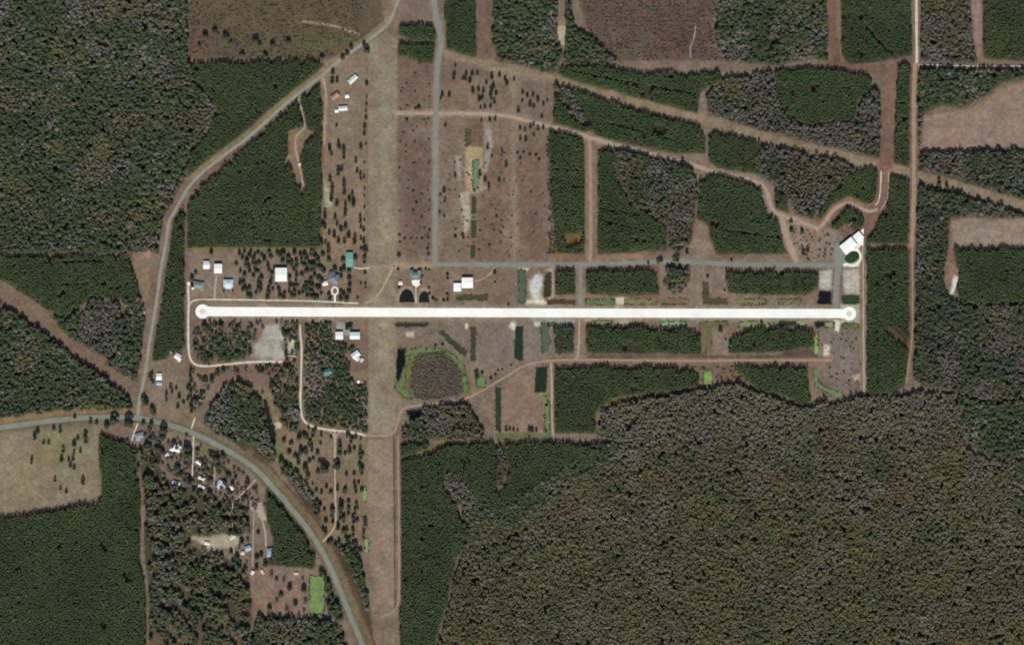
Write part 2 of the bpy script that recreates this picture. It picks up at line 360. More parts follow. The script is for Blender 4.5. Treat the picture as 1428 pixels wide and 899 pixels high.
# fields and other covers
paint([(513,60),(540,44),(554,56),(553,300),(552,610),(513,610),(514,300)], C(136,121,106), 1.2, .6)
paint([(530,90),(546,90),(546,360),(530,360)], C(143,131,113), 4, 1, .9)
paint([(519,446),(545,446),(545,600),(519,600)], C(143,129,112), 4, 1, .8)
paint([(512,612),(549,612),(551,850),(530,852),(514,780)], C(137,117,104), 1.2, .6)
paint([(536,620),(546,620),(546,840),(538,840)], C(140,124,108), 4, 1, .6)
stroke([(549,608),(550,700),(551,848)], .8, C(74,52,46), .8, .4)
paint([(668,200),(745,200),(760,240),(760,360),(668,360)], C(118,93,83), 10, 6, .8)
paint([(557,60),(600,90),(604,358),(557,358)], C(116,96,86), 2, 2, .8)
paint([(570,200),(600,200),(598,330),(570,330)], C(108,84,78), 10, 6, .6)
paint([(700,220),(720,220),(724,350),(702,350)], C(134,114,100), 4, 2, .6)
stroke([(715,100),(717,200),(718,362)], 4, C(140,121,106), 3, 1, .8)
paint([(452,90),(512,70),(510,345),(450,345)], C(136,117,100), 3, 2, .7)
paint([(452,250),(460,270),(462,290),(454,288)], C(165,160,140), 2, 2)
paint([(262,348),(512,348),(512,426),(266,426)], C(128,107,94), 2, 1, .6)
paint([(262,350),(340,350),(338,415),(266,415)], C(134,116,103), 3, 2, .7)
paint([(266,444),(514,444),(512,600),(400,600),(270,510)], C(120,98,84), 3, 2, .6)
paint([(552,374),(765,376),(765,426),(552,426)], C(125,106,92), 3, 1, .7)
paint([(552,445),(804,445),(804,500),(740,500),(660,540),(600,480),(552,480)], C(126,110,102), 3, 1, .8)
paint([(672,555),(742,508),(768,512),(770,606),(690,604)], C(136,113,101), 2, 2, .9)
paint([(1143,462),(1203,446),(1203,545),(1172,550),(1142,524)], C(125,112,106), 2, 2, .95)
paint([(1190,520),(1203,505),(1203,548),(1182,549)], C(112,82,80), 4, 3, .7)
paint([(42,600),(135,598),(140,650),(138,690),(92,702),(0,716),(-60,720),(-60,612)], C(134,121,100), 3, 2, .95)
paint([(50,600),(130,598),(120,640),(60,650)], C(126,118,88), 8, 5, .6)
paint([(1287,162),(1330,156),(1352,152),(1384,132),(1410,118),(1480,110),(1480,208),(1287,208)], C(141,118,108), 1.5, .6)
paint([(1328,308),(1352,303),(1384,307),(1480,302),(1480,343),(1328,343)], C(142,122,110), 1.5, .6)
paint([(1352,-60),(1368,-60),(1368,76),(1362,84)], C(142,118,108), 2, 1)
paint([(262,-60),(520,-60),(538,36),(508,58),(470,80),(440,83),(264,82)], C(94,82,66), 3, 3, .9)
paint([(410,40),(498,52),(470,72),(400,66)], C(96,94,62), 4, 4, .8)
paint([(270,40),(300,36),(300,80),(268,78)], C(112,84,74), 5, 4, .7)
paint([(800,-60),(998,-60),(996,64),(1010,84),(860,86),(820,52)], C(100,80,74), 3, 3, .95)
paint([(870,36),(905,40),(900,84),(864,84)], C(92,84,66), 5, 4, .6)
paint([(910,30),(990,34),(985,80),(915,82)], C(104,76,72), 6, 4, .6)
paint([(664,-60),(686,-60),(688,78),(666,78)], C(118,96,84), 2, 2)
paint([(776,36),(790,36),(792,64),(780,62)], C(168,150,132), 2, 2)
paint([(1104,-60),(1118,36),(1116,56),(1100,58)], C(120,104,94), 4, 3, .7)
paint([(900,350),(1002,350),(1000,366),(900,366)], C(128,107,96), 3, 2, .8)
paint([(972,312),(984,312),(988,332),(998,354),(968,358),(962,345)], C(136,116,104), 2, 2)
paint([(1096,300),(1168,320),(1176,330),(1168,366),(1110,366)], C(136,118,108), 2, 2, .9)
paint([(920,374),(1012,374),(1014,425),(920,425)], C(134,114,103), 2, 1, .8)
paint([(818,356),(900,354),(900,365),(818,366)], C(142,112,92), 1.5, 1)
paint([(770,352),(816,356),(816,366),(770,366)], C(134,102,84), 1.5, 1)
paint([(782,326),(812,324),(812,344),(790,346)], C(128,104,66), 3, 3, .8)
paint([(980,460),(1014,458),(1016,495),(982,495)], C(134,114,103), 2, 1)
paint([(1006,508),(1022,509),(1050,540),(1090,552),(1118,568),(1108,576),(1060,556),(1010,530)], C(120,96,80), 2, 3, .8)
paint([(1096,488),(1130,484),(1136,498),(1080,500)], C(86,68,62), 2, 2, .8)
paint([(262,345),(450,345),(450,350),(262,350)], C(120,110,72), 1.5, 1, .8)
paint([(200,505),(256,500),(262,590),(205,575)], C(128,112,98), 3, 2, .9)
paint([(196,548),(262,560),(262,585),(210,576)], C(126,108,94), 3, 2, .8)
paint([(212,612),(330,640),(350,668),(372,700),(370,716),(320,698),(250,680),(222,650)], C(124,104,90), 3, 3, .9)
paint([(280,618),(300,628),(296,640),(272,632)], C(112,112,70), 3, 2, .8)
paint([(270,750),(330,744),(335,760),(290,766)], C(176,162,144), 3, 4, .8)
paint([(352,795),(372,790),(390,806),(420,802),(424,860),(352,856)], C(138,112,98), 2, 3, .9)
paint([(210,860),(330,858),(340,960),(200,960)], C(110,92,78), 4, 4, .6)
paint([(-60,740),(44,830),(48,960),(-60,960)], C(110,92,78), 8, 4, .6)
paint([(392,600),(512,612),(514,760),(470,750),(400,650)], C(126,108,90), 3, 2, .85)
paint([(396,640),(410,636),(430,660),(424,680)], C(120,116,84), 4, 3, .6)
paint([(1142,378),(1160,376),(1160,404),(1143,404)], C(184,176,166), 2, 2, .9)
paint([(1176,376),(1200,374),(1199,410),(1177,410)], C(176,168,160), 2, 2, .9)
paint([(1172,424),(1200,424),(1200,450),(1172,452)], C(176,172,156), 2, 1, .9)
paint([(648,205),(674,205),(672,264),(650,264)], C(170,148,118), 1.5, 1, .9)
paint([(650,200),(668,198),(670,222),(652,224)], C(178,150,114), 2, 2)
paint([(650,165),(674,165),(674,205),(648,205)], C(116,92,74), 2, 2, .9)
paint([(676,172),(684,172),(688,200),(680,240),(675,240)], C(152,146,138), 2, 2, .9)
paint([(640,270),(655,266),(656,300),(650,330),(644,300)], C(168,156,142), 2, 2)
paint([(656,262),(674,258),(682,262),(670,268),(650,270)], C(168,150,130), 2, 2)
paint([(636,218),(644,218),(642,252),(638,250)], C(158,150,138), 2, 1.5, .8)
paint([(737,392),(746,386),(752,378),(757,384),(756,402),(760,424),(735,424),(740,408)], C(176,162,148), 3, 5, .85)
paint([(745,384),(756,382),(752,418),(744,418),(740,400)], C(196,194,190), 2, 2)
paint([(734,418),(758,418),(775,428),(733,427)], C(214,204,184), 1.5, 1.5)
paint([(716,372),(740,373),(735,378),(726,376)], C(196,180,160), 1, 1)
paint([(758,376),(772,371),(773,414),(770,418),(764,420),(770,380)], C(172,148,130), 1.2, 1)
paint([(856,416),(866,414),(876,416),(868,430),(858,430)], C(206,192,174), 1.5, 1.5)
paint([(712,444),(720,446),(718,462),(710,456)], C(208,200,182), 1.5, 1.5)
paint([(740,443),(804,443),(800,449),(756,452),(748,456)], C(214,206,188), 1.5, 1.5, .9)
paint([(812,443),(900,443),(890,448),(864,452),(850,447),(812,449)], C(206,190,170), 1.5, 1.5, .9)
paint([(900,443),(1060,443),(1060,447),(900,448)], C(166,156,142), 1.5, 1, .8)
paint([(1060,444),(1170,445),(1166,449),(1060,448)], C(172,160,148), 1.5, 1, .8)
paint([(1163,446),(1172,447),(1170,462),(1165,462)], C(216,208,196), 1.2, 1)
paint([(1150,480),(1158,482),(1154,500),(1148,498)], C(196,186,174), 1.5, 1.5)
paint([(1188,524),(1200,520),(1200,530),(1192,530)], C(176,160,146), 2, 2)
paint([(566,463),(577,462),(577,470),(568,470)], C(188,178,166), 1.5, 1)
paint([(648,451),(653,451),(652,459),(649,458)], C(206,198,180), 1, 1)
paint([(370,453),(390,451),(393,470),(395,500),(372,501),(351,495),(353,480),(362,474)], C(166,160,150), 3, 5, .95)
paint([(401,473),(411,473),(412,495),(408,503),(402,494)], C(186,180,164), 1.5, 1)
paint([(390,462),(398,464),(396,476),(390,474)], C(190,176,164), 1.5, 1)
paint([(469,446),(480,450),(492,466),(484,468),(470,460)], C(156,156,150), 1.5, 1)
paint([(489,518),(511,516),(512,548),(500,538),(488,534)], C(136,114,98), 1.5, 1.5)
paint([(428,530),(442,530),(442,548),(428,548)], C(138,114,98), 1.5, 1.5)
paint([(356,540),(374,540),(390,590),(400,610),(390,616),(378,590)], C(124,108,86), 2, 2)
paint([(383,590),(392,588),(392,597),(384,597)], C(196,180,160), 1.2, 1)
paint([(350,698),(364,700),(372,724),(364,724),(356,712),(348,710)], C(176,166,150), 1.5, 2)
paint([(400,182),(416,176),(446,182),(440,196),(424,206),(418,224),(426,262),(424,274),(416,268),(406,236),(396,226),(404,212)], C(124,105,90), 2, 4)
paint([(186,380),(206,372),(210,402),(202,416),(190,404)], C(140,122,96), 2, 2, .9)
paint([(194,404),(210,404),(206,440),(196,420)], C(128,108,90), 2, 2, .9)
paint([(200,350),(212,346),(212,360),(204,360)], C(150,118,104), 1.5, 1)
paint([(1206,312),(1222,302),(1222,316),(1214,324)], C(206,196,186), 1.5, 2, .95)
paint([(1322,366),(1340,376),(1336,386),(1322,384)], C(140,112,98), 2, 2)
paint([(1330,384),(1337,386),(1333,402),(1326,414),(1324,418),(1326,404)], C(206,202,196), 1.5, 1)
paint([(1240,455),(1250,462),(1270,480),(1266,488),(1248,474),(1238,464)], C(96,72,62), 2, 2, .8)
paint([(1276,500),(1284,505),(1284,540),(1276,545)], C(130,122,120), 2, 1.5, .8)
paint([(1176,350),(1200,346),(1201,372),(1176,372)], C(206,202,188), 1.2, .6)
# marsh and algae greens
paint([(553,484),(570,486),(600,484),(632,486),(646,500),(655,520),(655,545),(648,552),(640,510),(612,496),(580,500),(572,540),(577,556),(560,556),(550,540)], C(100,100,62), 2, 2.5, .9)
paint([(588,490),(612,487),(640,498),(650,514),(652,540),(640,552),(606,558),(580,556),(570,540),(576,512)], C(98,84,76), 2, 2, .9)
paint([(622,500),(632,498),(648,520),(654,545),(648,552),(646,528),(634,510)], C(98,112,66), 1.5, 1.5, .8)
paint([(1058,560),(1100,575),(1095,582),(1050,570)], C(120,94,78), 3, 3, .7)
paint([(620,590),(650,594),(668,604),(664,612),(624,612)], C(92,96,48), 2, 2, .8)
paint([(690,603),(766,604),(766,614),(690,612)], C(96,104,66), 1.5, 2, .9)
paint([(840,556),(880,550),(906,540),(908,546),(880,556),(848,566)], C(118,108,66), 1.5, 1.5, .8)
paint([(384,610),(396,640),(398,646),(390,640)], C(90,124,56), 1.5, 1)
paint([(690,620),(704,620),(708,650),(706,690),(692,690),(696,655)], C(104,92,76), 2, 3, .8)
paint([(556,56),(608,54),(607,64),(556,62)], C(118,112,70), 1.5, 1, .8)

# verges of every way, worn into the ground
stroke([(x-3, y-2) for x, y in county[:12]], 4.5, C(134,118,92), 1.5, 1.2, .9); stroke(county[11:], 5, C(122,104,88), 1.5, 1.2, .9)
stroke(highway, 8, C(104,98,76), 2, 2, .85)
hv = [(x+13*math.cos(R(-40)), y-9) for x, y in highway[10:]]
stroke(hv[2:], 4.5, C(116,98,80), 2, 2, .85)
hv2 = [(x+15, y-7) for x, y in highway[12:]]
stroke(hv2, 1.2, C(86,62,46), 1, 1, .8)
stroke([(x, y-10) for x, y in highway[1:8]], 4, C(142,112,86), 2, 1.5, .9)
stroke(corridor, 3.6, C(122,102,84), 2, 2)
stroke(power, 6.5, C(138,120,101), 2.5, 2.5)
stroke(second, 4.5, C(146,124,106), 2, 1.5); stroke(second_s, 5.5, C(150,128,114), 2, 1.5)
stroke(loop_tr, 6, C(138,108,94), 2, 1.5)
stroke(red_lane, 6.5, C(118,90,80), 2, 2); stroke(red_lane2, 9, C(122,96,86), 2, 2)
stroke(east_lane, 5, C(126,100,84), 2, 1); stroke(east_lane2, 1.6, C(130,108,88), 1, .6)
stroke([(1278,-60),(1278,90)], 4.5, C(126,108,94), 1.5, 1)
stroke(p7_cross, 3, C(134,110,88), 1.5, 1)
stroke(sw_dirt[:6], 6, C(128,104,92), 2, 1.2, .9); stroke([(820,497),(1140,497)], 1.5, C(84,72,64), 1.2, .6, .8)
stroke(sand_s, 5.5, C(134,112,102), 1.5, .8); stroke(mid_lane, 7, C(130,108,94), 2, 1)
stroke(spur809, 6, C(138,116,104), 1.5, .8, .9)
stroke(edge_1030, 3, C(122,102,92), 2, 2, .9)
stroke(bound_e, 5, C(132,112,98), 1.5, 1); stroke(bound_s, 3, C(132,110,94), 1.2, .8)
stroke(marsh_trk, 4, C(134,118,98), 1.5, 1, .8); stroke(marsh_e, 3, C(134,114,96), 1.5, .8, .9)
stroke(south_trk, 3, C(116,106,66), 1.5, 1); stroke(west_trk, 1.6, C(120,104,88), 1.2, 1, .8)
stroke(house_lane, 1.8, C(168,146,124), 1, .8); stroke(clr_lane, 1.6, C(150,126,108), 1, .8)
stroke(link_w, 4, C(160,142,120), 3, 1, .8); stroke(diag_n, 2.6, C(162,142,120), 2, .8, .9)
stroke(p26_lane, 2, C(150,132,116), 1, .8)
stroke([(300,426.5),(1160,429.5)], 1.6, C(164,154,136), 1.5, .8, .7); stroke([(300,441.6),(1160,444.4)], 1.6, C(168,158,140), 1.5, .8, .7); stroke([(300,424),(1160,427)], 2.5, C(132,120,104), 1.5, .6, .7); stroke([(290,445),(1160,448)], 3, C(136,122,106), 1.5, .6, .7)
stroke([(530,372),(530,420)], 10, C(142,126,104), 5, 2, .6)
stroke(paved_ns, 6, C(134,118,100), 1.5, .6, .7)
stroke(paved_ew, 5.5, C(134,116,100), 1.5, .6, .7)
for a in ((466,36,500,48),(420,30,466,36)): stroke([(a[0],a[1]),(a[2],a[3])], 1.6, C(156,134,118), 1, .6)

# =================================================================== keep-clear mask for trees
for l, hw in ((county,8.5),(highway,11),(corridor,5),(power,7.5),(second,5.5),(second_s,7),(loop_tr,7),(red_lane,7.5),(red_lane2,9),(east_lane,6),(east_lane2,2.5),
              (paved_ns,8),(paved_ew,6),(sw_dirt,4.5),(sw_dirt[:6],7.5),(sand_s,7),(mid_lane,9),(spur809,8),(spur1167,10),(bound_e,4),(bound_s,4),(lane_s,3.4),(perim_w,4),
              (perim_n,3),(diag_n,4),(marsh_e,3.5),(south_trk,3),(p26_lane,3),(edge_1030,3),(p7_cross,3.5),(west_trk,1.4),(dott,1.2),(east_spur,2),(cut_trk,2),
              ([(1278,-60),(1278,92)],6),(house_lane,3),(clr_lane,2.5),([(556,61),(608,60)],2),(res_a,2.2),(res_b,2.2),(res_c,2.2),(res_e,2.2),(res_f,1.6),(res_g,1.6),(res_h,2)):
    block_line(l, hw)
block_line([(x+14, y-8) for x, y in highway[11:]], 9)
for p in ([(282,424),(1200,427),(1200,448),(272,446)],[(512,60),(552,40),(552,850),(514,850)],[(402,184),(416,178),(444,184),(424,206),(418,226),(424,262),(414,262),(406,236),(398,226)],
          [(210,508),(258,500),(258,512),(240,548),(200,545)],[(367,455),(376,455),(376,500),(362,496)],[(352,484),(362,478),(362,496),(352,494)],[(1324,366),(1340,374),(1334,404),(1326,416)],
          [(1157,326),(1203,316),(1203,372),(1170,372)],[(1186,300),(1196,305),(1184,314),(1178,318)],[(186,380),(206,372),(206,404),(204,430),(194,404)],[(264,350),(336,350),(336,416),(264,416)],
          [(270,750),(330,748),(334,760),(290,764)],[(782,328),(812,326),(810,342),(792,344)],[(778,36),(788,36),(790,62),(781,60)],[(552,480),(572,486),(572,520),(576,556),(552,556)]):
    block_poly(p)

# =================================================================== GROUND
gxs = np.concatenate([[-14000, -6000, -2000, -600, -200], gx, [gx[-1]+150, gx[-1]+600, gx[-1]+2200, gx[-1]+6000, gx[-1]+14000]])
gys = np.concatenate([[-14000, -6000, -2000, -600, -200], gy, [gy[-1]+150, gy[-1]+600, gy[-1]+2200, gy[-1]+6000, gy[-1]+14000]])
cov = np.pad(cover, ((5, 5), (5, 5), (0, 0)), mode='edge')
MX, MY = np.meshgrid(gxs, gys)
ny, nx = MX.shape
v = np.zeros((ny*nx, 3), np.float32); v[:, 0] = ((MX-CX)*S).ravel(); v[:, 1] = ((CY-MY)*S).ravel()
idx = np.arange(ny*nx).reshape(ny, nx)
q = np.stack([idx[1:, :-1], idx[1:, 1:], idx[:-1, 1:], idx[:-1, :-1]], -1).reshape(-1, 4)
def np_mesh(name, verts, quads, cols, m):
    me = bpy.data.meshes.new(name)
    me.vertices.add(len(verts)); me.vertices.foreach_set('co', verts.astype(np.float32).ravel())
    me.loops.add(quads.size); me.loops.foreach_set('vertex_index', quads.astype(np.int32).ravel())
    me.polygons.add(len(quads)); me.polygons.foreach_set('loop_start', np.arange(0, quads.size, 4, dtype=np.int32))
    me.update(calc_edges=True)
    at = me.attributes.new('cover', 'FLOAT_COLOR', 'POINT')
    c4 = np.ones((len(verts), 4), np.float32); c4[:, :3] = cols
    at.data.foreach_set('color', c4.ravel())
    me.materials.append(m)
    return me
g_mat = mat_attr('ground_soil', 'cover', ((2.6, .20), (7, .18), (28, .14), (110, .10)), 1, .05)
ground = bpy.data.objects.new('ground', np_mesh('ground', v, q, cov.reshape(-1, 3), g_mat))
col.objects.link(ground); tag(ground, kind='structure')

# =================================================================== ROADS, TRACKS, RUNWAY
m_asph = mat_noise('grey_asphalt', C(131,132,127), ((2.5, .07), (10, .11), (50, .08)))
m_hwy = mat_noise('worn_asphalt', C(130,131,122), ((2.5, .08), (14, .12), (60, .08)))
m_cnty = mat_noise('pale_asphalt', C(146,143,134), ((2.5, .08), (14, .12), (60, .08)))
m_sand = mat_noise('pale_sand', C(204,194,176), ((2.5, .12), (9, .20)))
m_sand2 = mat_noise('dull_sand', C(174,156,136), ((2.5, .14), (9, .20)))
m_dirt = mat_noise('brown_dirt', C(158,134,116), ((2.5, .12), (10, .12)))
m_dirt2 = mat_noise('pale_dirt', C(164,145,129), ((2.5, .14), (9, .16)))
m_conc = mat_noise('white_concrete', C(240,238,228), ((2.5, .04), (12, .05)))
m_line = mat_noise('road_paint', C(200,196,170), ((3, .1),))
m_yel = mat_noise('yellow_paint', C(170,150,80), ((3, .1),))
# runway: nearly white concrete with faint lengthwise paving lanes and slab joints
def runway_mat():
    m, nt, lk, b = mat_base('runway_concrete', .85, .2)
    geo = nt.new('ShaderNodeNewGeometry'); sep = nt.new('ShaderNodeSeparateXYZ'); lk.new(geo.outputs['Position'], sep.inputs[0])
    def stripes(out, period, duty, val):
        d = nt.new('ShaderNodeMath'); d.operation = 'DIVIDE'; lk.new(out, d.inputs[0]); d.inputs[1].default_value = period
        f = nt.new('ShaderNodeMath'); f.operation = 'FRACT'; lk.new(d.outputs[0], f.inputs[0])
        l = nt.new('ShaderNodeMath'); l.operation = 'LESS_THAN'; lk.new(f.outputs[0], l.inputs[0]); l.inputs[1].default_value = duty
        k = nt.new('ShaderNodeMapRange'); k.inputs['To Min'].default_value = 1; k.inputs['To Max'].default_value = val; lk.new(l.outputs[0], k.inputs['Value'])
        return k.outputs['Result']
    a = stripes(sep.outputs['Y'], 4.6, .12, .93); bb = stripes(sep.outputs['X'], 9.0, .05, .95)
    mu = nt.new('ShaderNodeMath'); mu.operation = 'MULTIPLY'; lk.new(a, mu.inputs[0]); lk.new(bb, mu.inputs[1])
    vm = nt.new('ShaderNodeVectorMath'); vm.operation = 'SCALE'; vm.inputs[0].default_value = (.80, .80, .73); lk.new(mu.outputs[0], vm.inputs['Scale'])
    vary(m, nt, lk, vm.outputs['Vector'], ((3, .03), (14, .05), (60, .06)), b.inputs['Base Color'])
    return m
m_run = runway_mat()
Lc, Rc = (282.5, 434.2), (1184.3, 437.2)
out = []
for k in range(41):
    a = math.radians(40+280*k/40); out.append((Lc[0]+9.9*math.cos(a), Lc[1]+9.9*math.sin(a)))
# closed outline: left circle -> right circle
out = out[::-1]
lo = [(Lc[0]+9.9*math.cos(math.radians(a)), Lc[1]+9.9*math.sin(math.radians(a))) for a in range(42, 319, 7)]
ro = [(Rc[0]+9.6*math.cos(math.radians(a)), Rc[1]+9.6*math.sin(math.radians(a))) for a in range(-138, 139, 7)]
outline = lo+[(302, 427.9), (600, 429.3), (800, 430.0), (1172, 430.7)]+ro+[(1172, 443.3), (800, 442.4), (600, 441.8), (302, 440.8)]
fill('runway', outline, .30, m_run)
m_pink = mat_noise('faded_red_paint', C(206,178,170), ((2, .12),))
m_pink2 = mat_noise('dull_red_paint', C(186,150,142), ((2, .12),))
def rose(c):
    ring = []; Vv = []; Ff = []
    n = 32
    for k in range(n):
        for r in (4.6, 5.5):
            a = 2*math.pi*k/n; x, y = W(*c); Vv.append((x+r*math.cos(a), y+r*math.sin(a), .34))
    for k in range(n): a = 2*k; b = (2*k+2) % (2*n); Ff.append((a, a+1, b+1, b))
    x, y = W(*c)
    for k in range(4):
        a = k*math.pi/2; i = len(Vv)
        Vv += [(x+.3*math.cos(a), y+.3*math.sin(a), .37), (x+2.2*math.cos(a-.5), y+2.2*math.sin(a-.5), .37), (x+6.6*math.cos(a), y+6.6*math.sin(a), .37), (x+2.2*math.cos(a+.5), y+2.2*math.sin(a+.5), .37)]
        Ff.append((i, i+1, i+2, i+3))
    o = mesh_obj('turning_circle_marking', Vv, Ff, m_pink2); o['kind'] = 'structure'
rose(Lc); rose(Rc)

z = .10
ribbon('county_road', county, 4.3, .16, m_cnty, .35, 1)
ribbon('highway', highway, 7.2, .20, m_hwy, .25, 2)
hs = smooth(highway, 2)
ribbon('road_marking', highway, .22, .24, m_yel, 0, 2)
ribbon('paved_lane', paved_ns, 7.2, .20, m_asph, .2, 3)
ribbon('paved_lane', paved_ew, 6.0, .16, m_asph, .35, 4)
ribbon('paved_lane', spur809, 0, .12, m_asph, .15, 5, widths=[9, 5.6, 5.4, 5.4, 5.6, 8.5])
ribbon('paved_lane', spur1167, 0, .24, m_asph, .15, 6, widths=[12, 13, 9, 8, 8, 9])
ribbon('dirt_lane', sw_dirt, 3.0, .20, m_dirt, .4, 7)
ribbon('dirt_lane', second, 5.0, .12, m_dirt2, .9, 8)
ribbon('dirt_lane', second_s, 7, .10, m_dirt2, 1.0, 9)
ribbon('dirt_track', loop_tr, 4.5, .10, m_dirt2, .9, 10)
ribbon('sand_track', sand_s, 2.0, .14, m_sand2, .3, 11)
ribbon('sand_lane', perim_w, 3.0, .14, m_sand, .3, 12)
ribbon('sand_lane', perim_n, 2.0, .10, m_sand, .3, 13)
ribbon('sand_lane', lane_s, 2.6, .14, m_sand2, .4, 14)
ribbon('sand_lane', [(456,599),(464,604),(467,614)], 1.8, .28, m_sand2, .3, 64, sm=1); ribbon('sand_lane', [(480,601),(470,604),(467.5,614)], 1.8, .29, m_sand2, .3, 65, sm=1)
ribbon('sand_lane', sw_dirt[18:26], 3.0, .23, m_sand, .3, 15)
ribbon('sand_lane', [(420,540),(420,508),(421,483),(418.5,466),(418.5,453)], 2.4, .26, m_sand, .6, 16)
ribbon('sand_road', [(1278,-50),(1278,40),(1278.5,88)], 3.6, .14, m_sand, .3, 17)
ribbon('dirt_lane', east_lane, 5.5, .10, m_dirt, .8, 18)
ribbon('dirt_track', east_lane2, 1.6, .08, m_dirt, .3, 19)
ribbon('sand_track', bound_e, 2.0, .10, m_sand2, .6, 20)
ribbon('dirt_track', bound_s, 2.0, .10, m_dirt, .5, 21)
ribbon('dirt_track', mid_lane, 4.5, .10, m_dirt, .8, 22)
ribbon('sand_track', p26_lane, 1.8, .10, m_sand2, .4, 23)
ribbon('sand_track', [(1229,238),(1228,262),(1226,280),(1221,286)], 1.6, .10, m_sand, .5, 24)
ribbon('sand_track', [(1239,240),(1239,262),(1238,278),(1228,292)], 1.4, .10, m_sand2, .4, 25)
ribbon('sand_track', dott, 1.2, .08, m_sand, .6, 26)
ribbon('sand_track', cut_trk, 1.2, .08, m_sand2, .4, 27)
ribbon('sand_track', clr_lane, 1.6, .08, m_sand2, .6, 28)
ribbon('sand_track', house_lane[:3], 2.2, .08, m_sand2, .4, 29)
ribbon('dirt_track', diag_n, 2.0, .08, m_sand2, .7, 30)
ribbon('dirt_track', link_w, 2.4, .08, m_dirt, .8, 31)
ribbon('driveway', sp1, 2.2, .08, m_sand, .4, 32)
for i, (pp, w_, mm) in enumerate([(res_a,2.0,m_sand),(res_b,1.8,m_sand),(res_c,2.0,m_sand2),(res_d,1.6,m_sand2),(res_e,2.4,m_sand2),(res_f,1.4,m_sand2),(res_g,1.8,m_sand2),(res_h,2.0,m_sand2),
                                  (lane_n_house,1.8,m_sand),(lane_hgr,2.4,m_sand2),([(690,372),(684,382),(672,390),(662,392)],1.2,m_sand2),([(580,398),(580,424)],1.2,m_sand),([(444,420),(456,421)],1.6,m_sand)]):
    ribbon('driveway', pp, w_, .09, mm, .35, 40+i)
ribbon('driveway', [(262,394),(266,398),(270,403)], 4, .17, m_conc, .4, 60, sm=1)
# loop drive of the grey house
lp = [(467+4.2*math.cos(a), 405.5+5.2*math.sin(a)) for a in np.linspace(math.pi/2, math.pi*2.5, 26)]
ribbon('loop_driveway', lp, 1.9, .12, m_conc, .1, 61, sm=0)
ribbon('driveway', [(467,411),(467,421)], 2.6, .15, m_conc, .1, 62, sm=0)
# aprons and pads
fill('apron', [(1164,338),(1172,338),(1184,354),(1180,362),(1176,372),(1162,372),(1164,352)], .27, m_asph)
fill('concrete_apron', wobble([(1187,332),(1204.5,318),(1204,342),(1195,342)], .25, 3), .14, m_conc)
fill('concrete_apron', wobble([(1181,352),(1195,345),(1198,349),(1186,354)], .25, 4), .12, m_conc)
pond_ring = [(1188+12.2*math.cos(a), 358.5+11.6*math.sin(a)) for a in np.linspace(-1.1, 2.1, 20)]
ribbon('sand_track', [(1199,342)]+pond_ring+[(1176,369.5)], 2.8, .31, m_conc, .4, 63, sm=0)
fill('concrete_pad', wobble([(574,391),(586,390),(586,397),(581,400),(575,397)], .3, 5), .12, m_conc)
fill('gravel_pad', smooth_closed(wobble([(350,700),(360,700),(366,706),(362,712),(352,711)], .6, 6, 4), 1), .12, m_sand2)

# =================================================================== WATER
def mat_water(name, c, rough=.25):
    return mat_noise(name, c, ((4, .14), (14, .16)) if rough < .5 else ((3, .22), (12, .22)), rough, .25)
wm = {}
RIMS = []
def pond(P, c, rough=.3, z=.10, amp=.5, name='pond', paint_bank=True):
    key = (c, rough)
    if key not in wm: wm[key] = mat_water('water_%s' % len(wm), C(*c), rough)
    P = smooth_closed(wobble(P, amp*2.1, len(bpy.data.objects), 2.2), 1)
    if paint_bank: paint([p for p in P[::2]], C(112,102,78), 2.2, 2.6, .8)
    block_poly(P, 1.5)
    if paint_bank and amp > .3: RIMS.append(P)
    return fill(name, P, z, wm[key])
def rect(x0, y0, x1, y1): return [(x0, y0), (x1, y0), (x1, y1), (x0, y1)]
DK = (30,34,32); OL = (64,70,48); GG = (84,100,78); BG = (106,126,82); PG = (136,150,106)
dome = lambda cx, yb, w_, h: [(cx-w_/2, yb), (cx-w_/2*.9, yb-h*.45), (cx-w_/2*.55, yb-h*.85), (cx, yb-h), (cx+w_/2*.5, yb-h*.88), (cx+w_/2*.85, yb-h*.5), (cx+w_/2, yb)]
for P_ in (dome(567,422,26,22), dome(591.5,422,18,20)):      # pale bank round both front ponds
    paint([(567+(x-567)*1.12, 422+(y-422)*1.12) for x, y in P_] if P_[0][0] < 570 else [(591.5+(x-591.5)*1.14, 422+(y-422)*1.14) for x, y in P_], C(150,134,118), 1, .3)
pond(dome(567.5,421.5,22,19), DK, .2, amp=.2); pond(dome(591.5,421.5,15.5,16), DK, .2, amp=.2)
pond(rect(638,411,680,418.5), (74,74,54)); pond(rect(723,377,733,422), GG); pond([(761,383),(768,381),(768,413),(758,415),(759,395)], (62,54,42))
pond(rect(763,418,802,424), (84,60,50)); pond(rect(657.5,274,664,298), OL, amp=.2); pond(rect(657,307,664.5,332), OL, amp=.2); pond(rect(656,341.5,663,358), OL, amp=.2)
pond([(660,224),(668,222),(668,262),(659,264)], (110,126,102)); pond([(649,180),(656,182),(658,200),(650,204)], (78,84,58))
pond(rect(551,450.5,597,455), (52,56,40)); pond([(612,462),(618,462),(638,478),(651,490),(650,496),(642,492),(626,478)], (58,68,50)); pond(rect(656.5,456,663,503), (66,68,54))
pond([(719,455),(730,455),(729,503),(724,502),(717,498)], (36,52,38)); pond(rect(754.5,449,766,491), (86,98,78)); pond(rect(764,448,774,455), (80,96,76))
pond([(691,540),(699,540),(698,602),(692,600)], (48,58,44)); pond([(748,512),(764,511),(761,546),(745,546)], (32,48,34)); pond(rect(760,562,767,606), BG, .9); pond(rect(756,552,764,566), (108,128,76), .9)
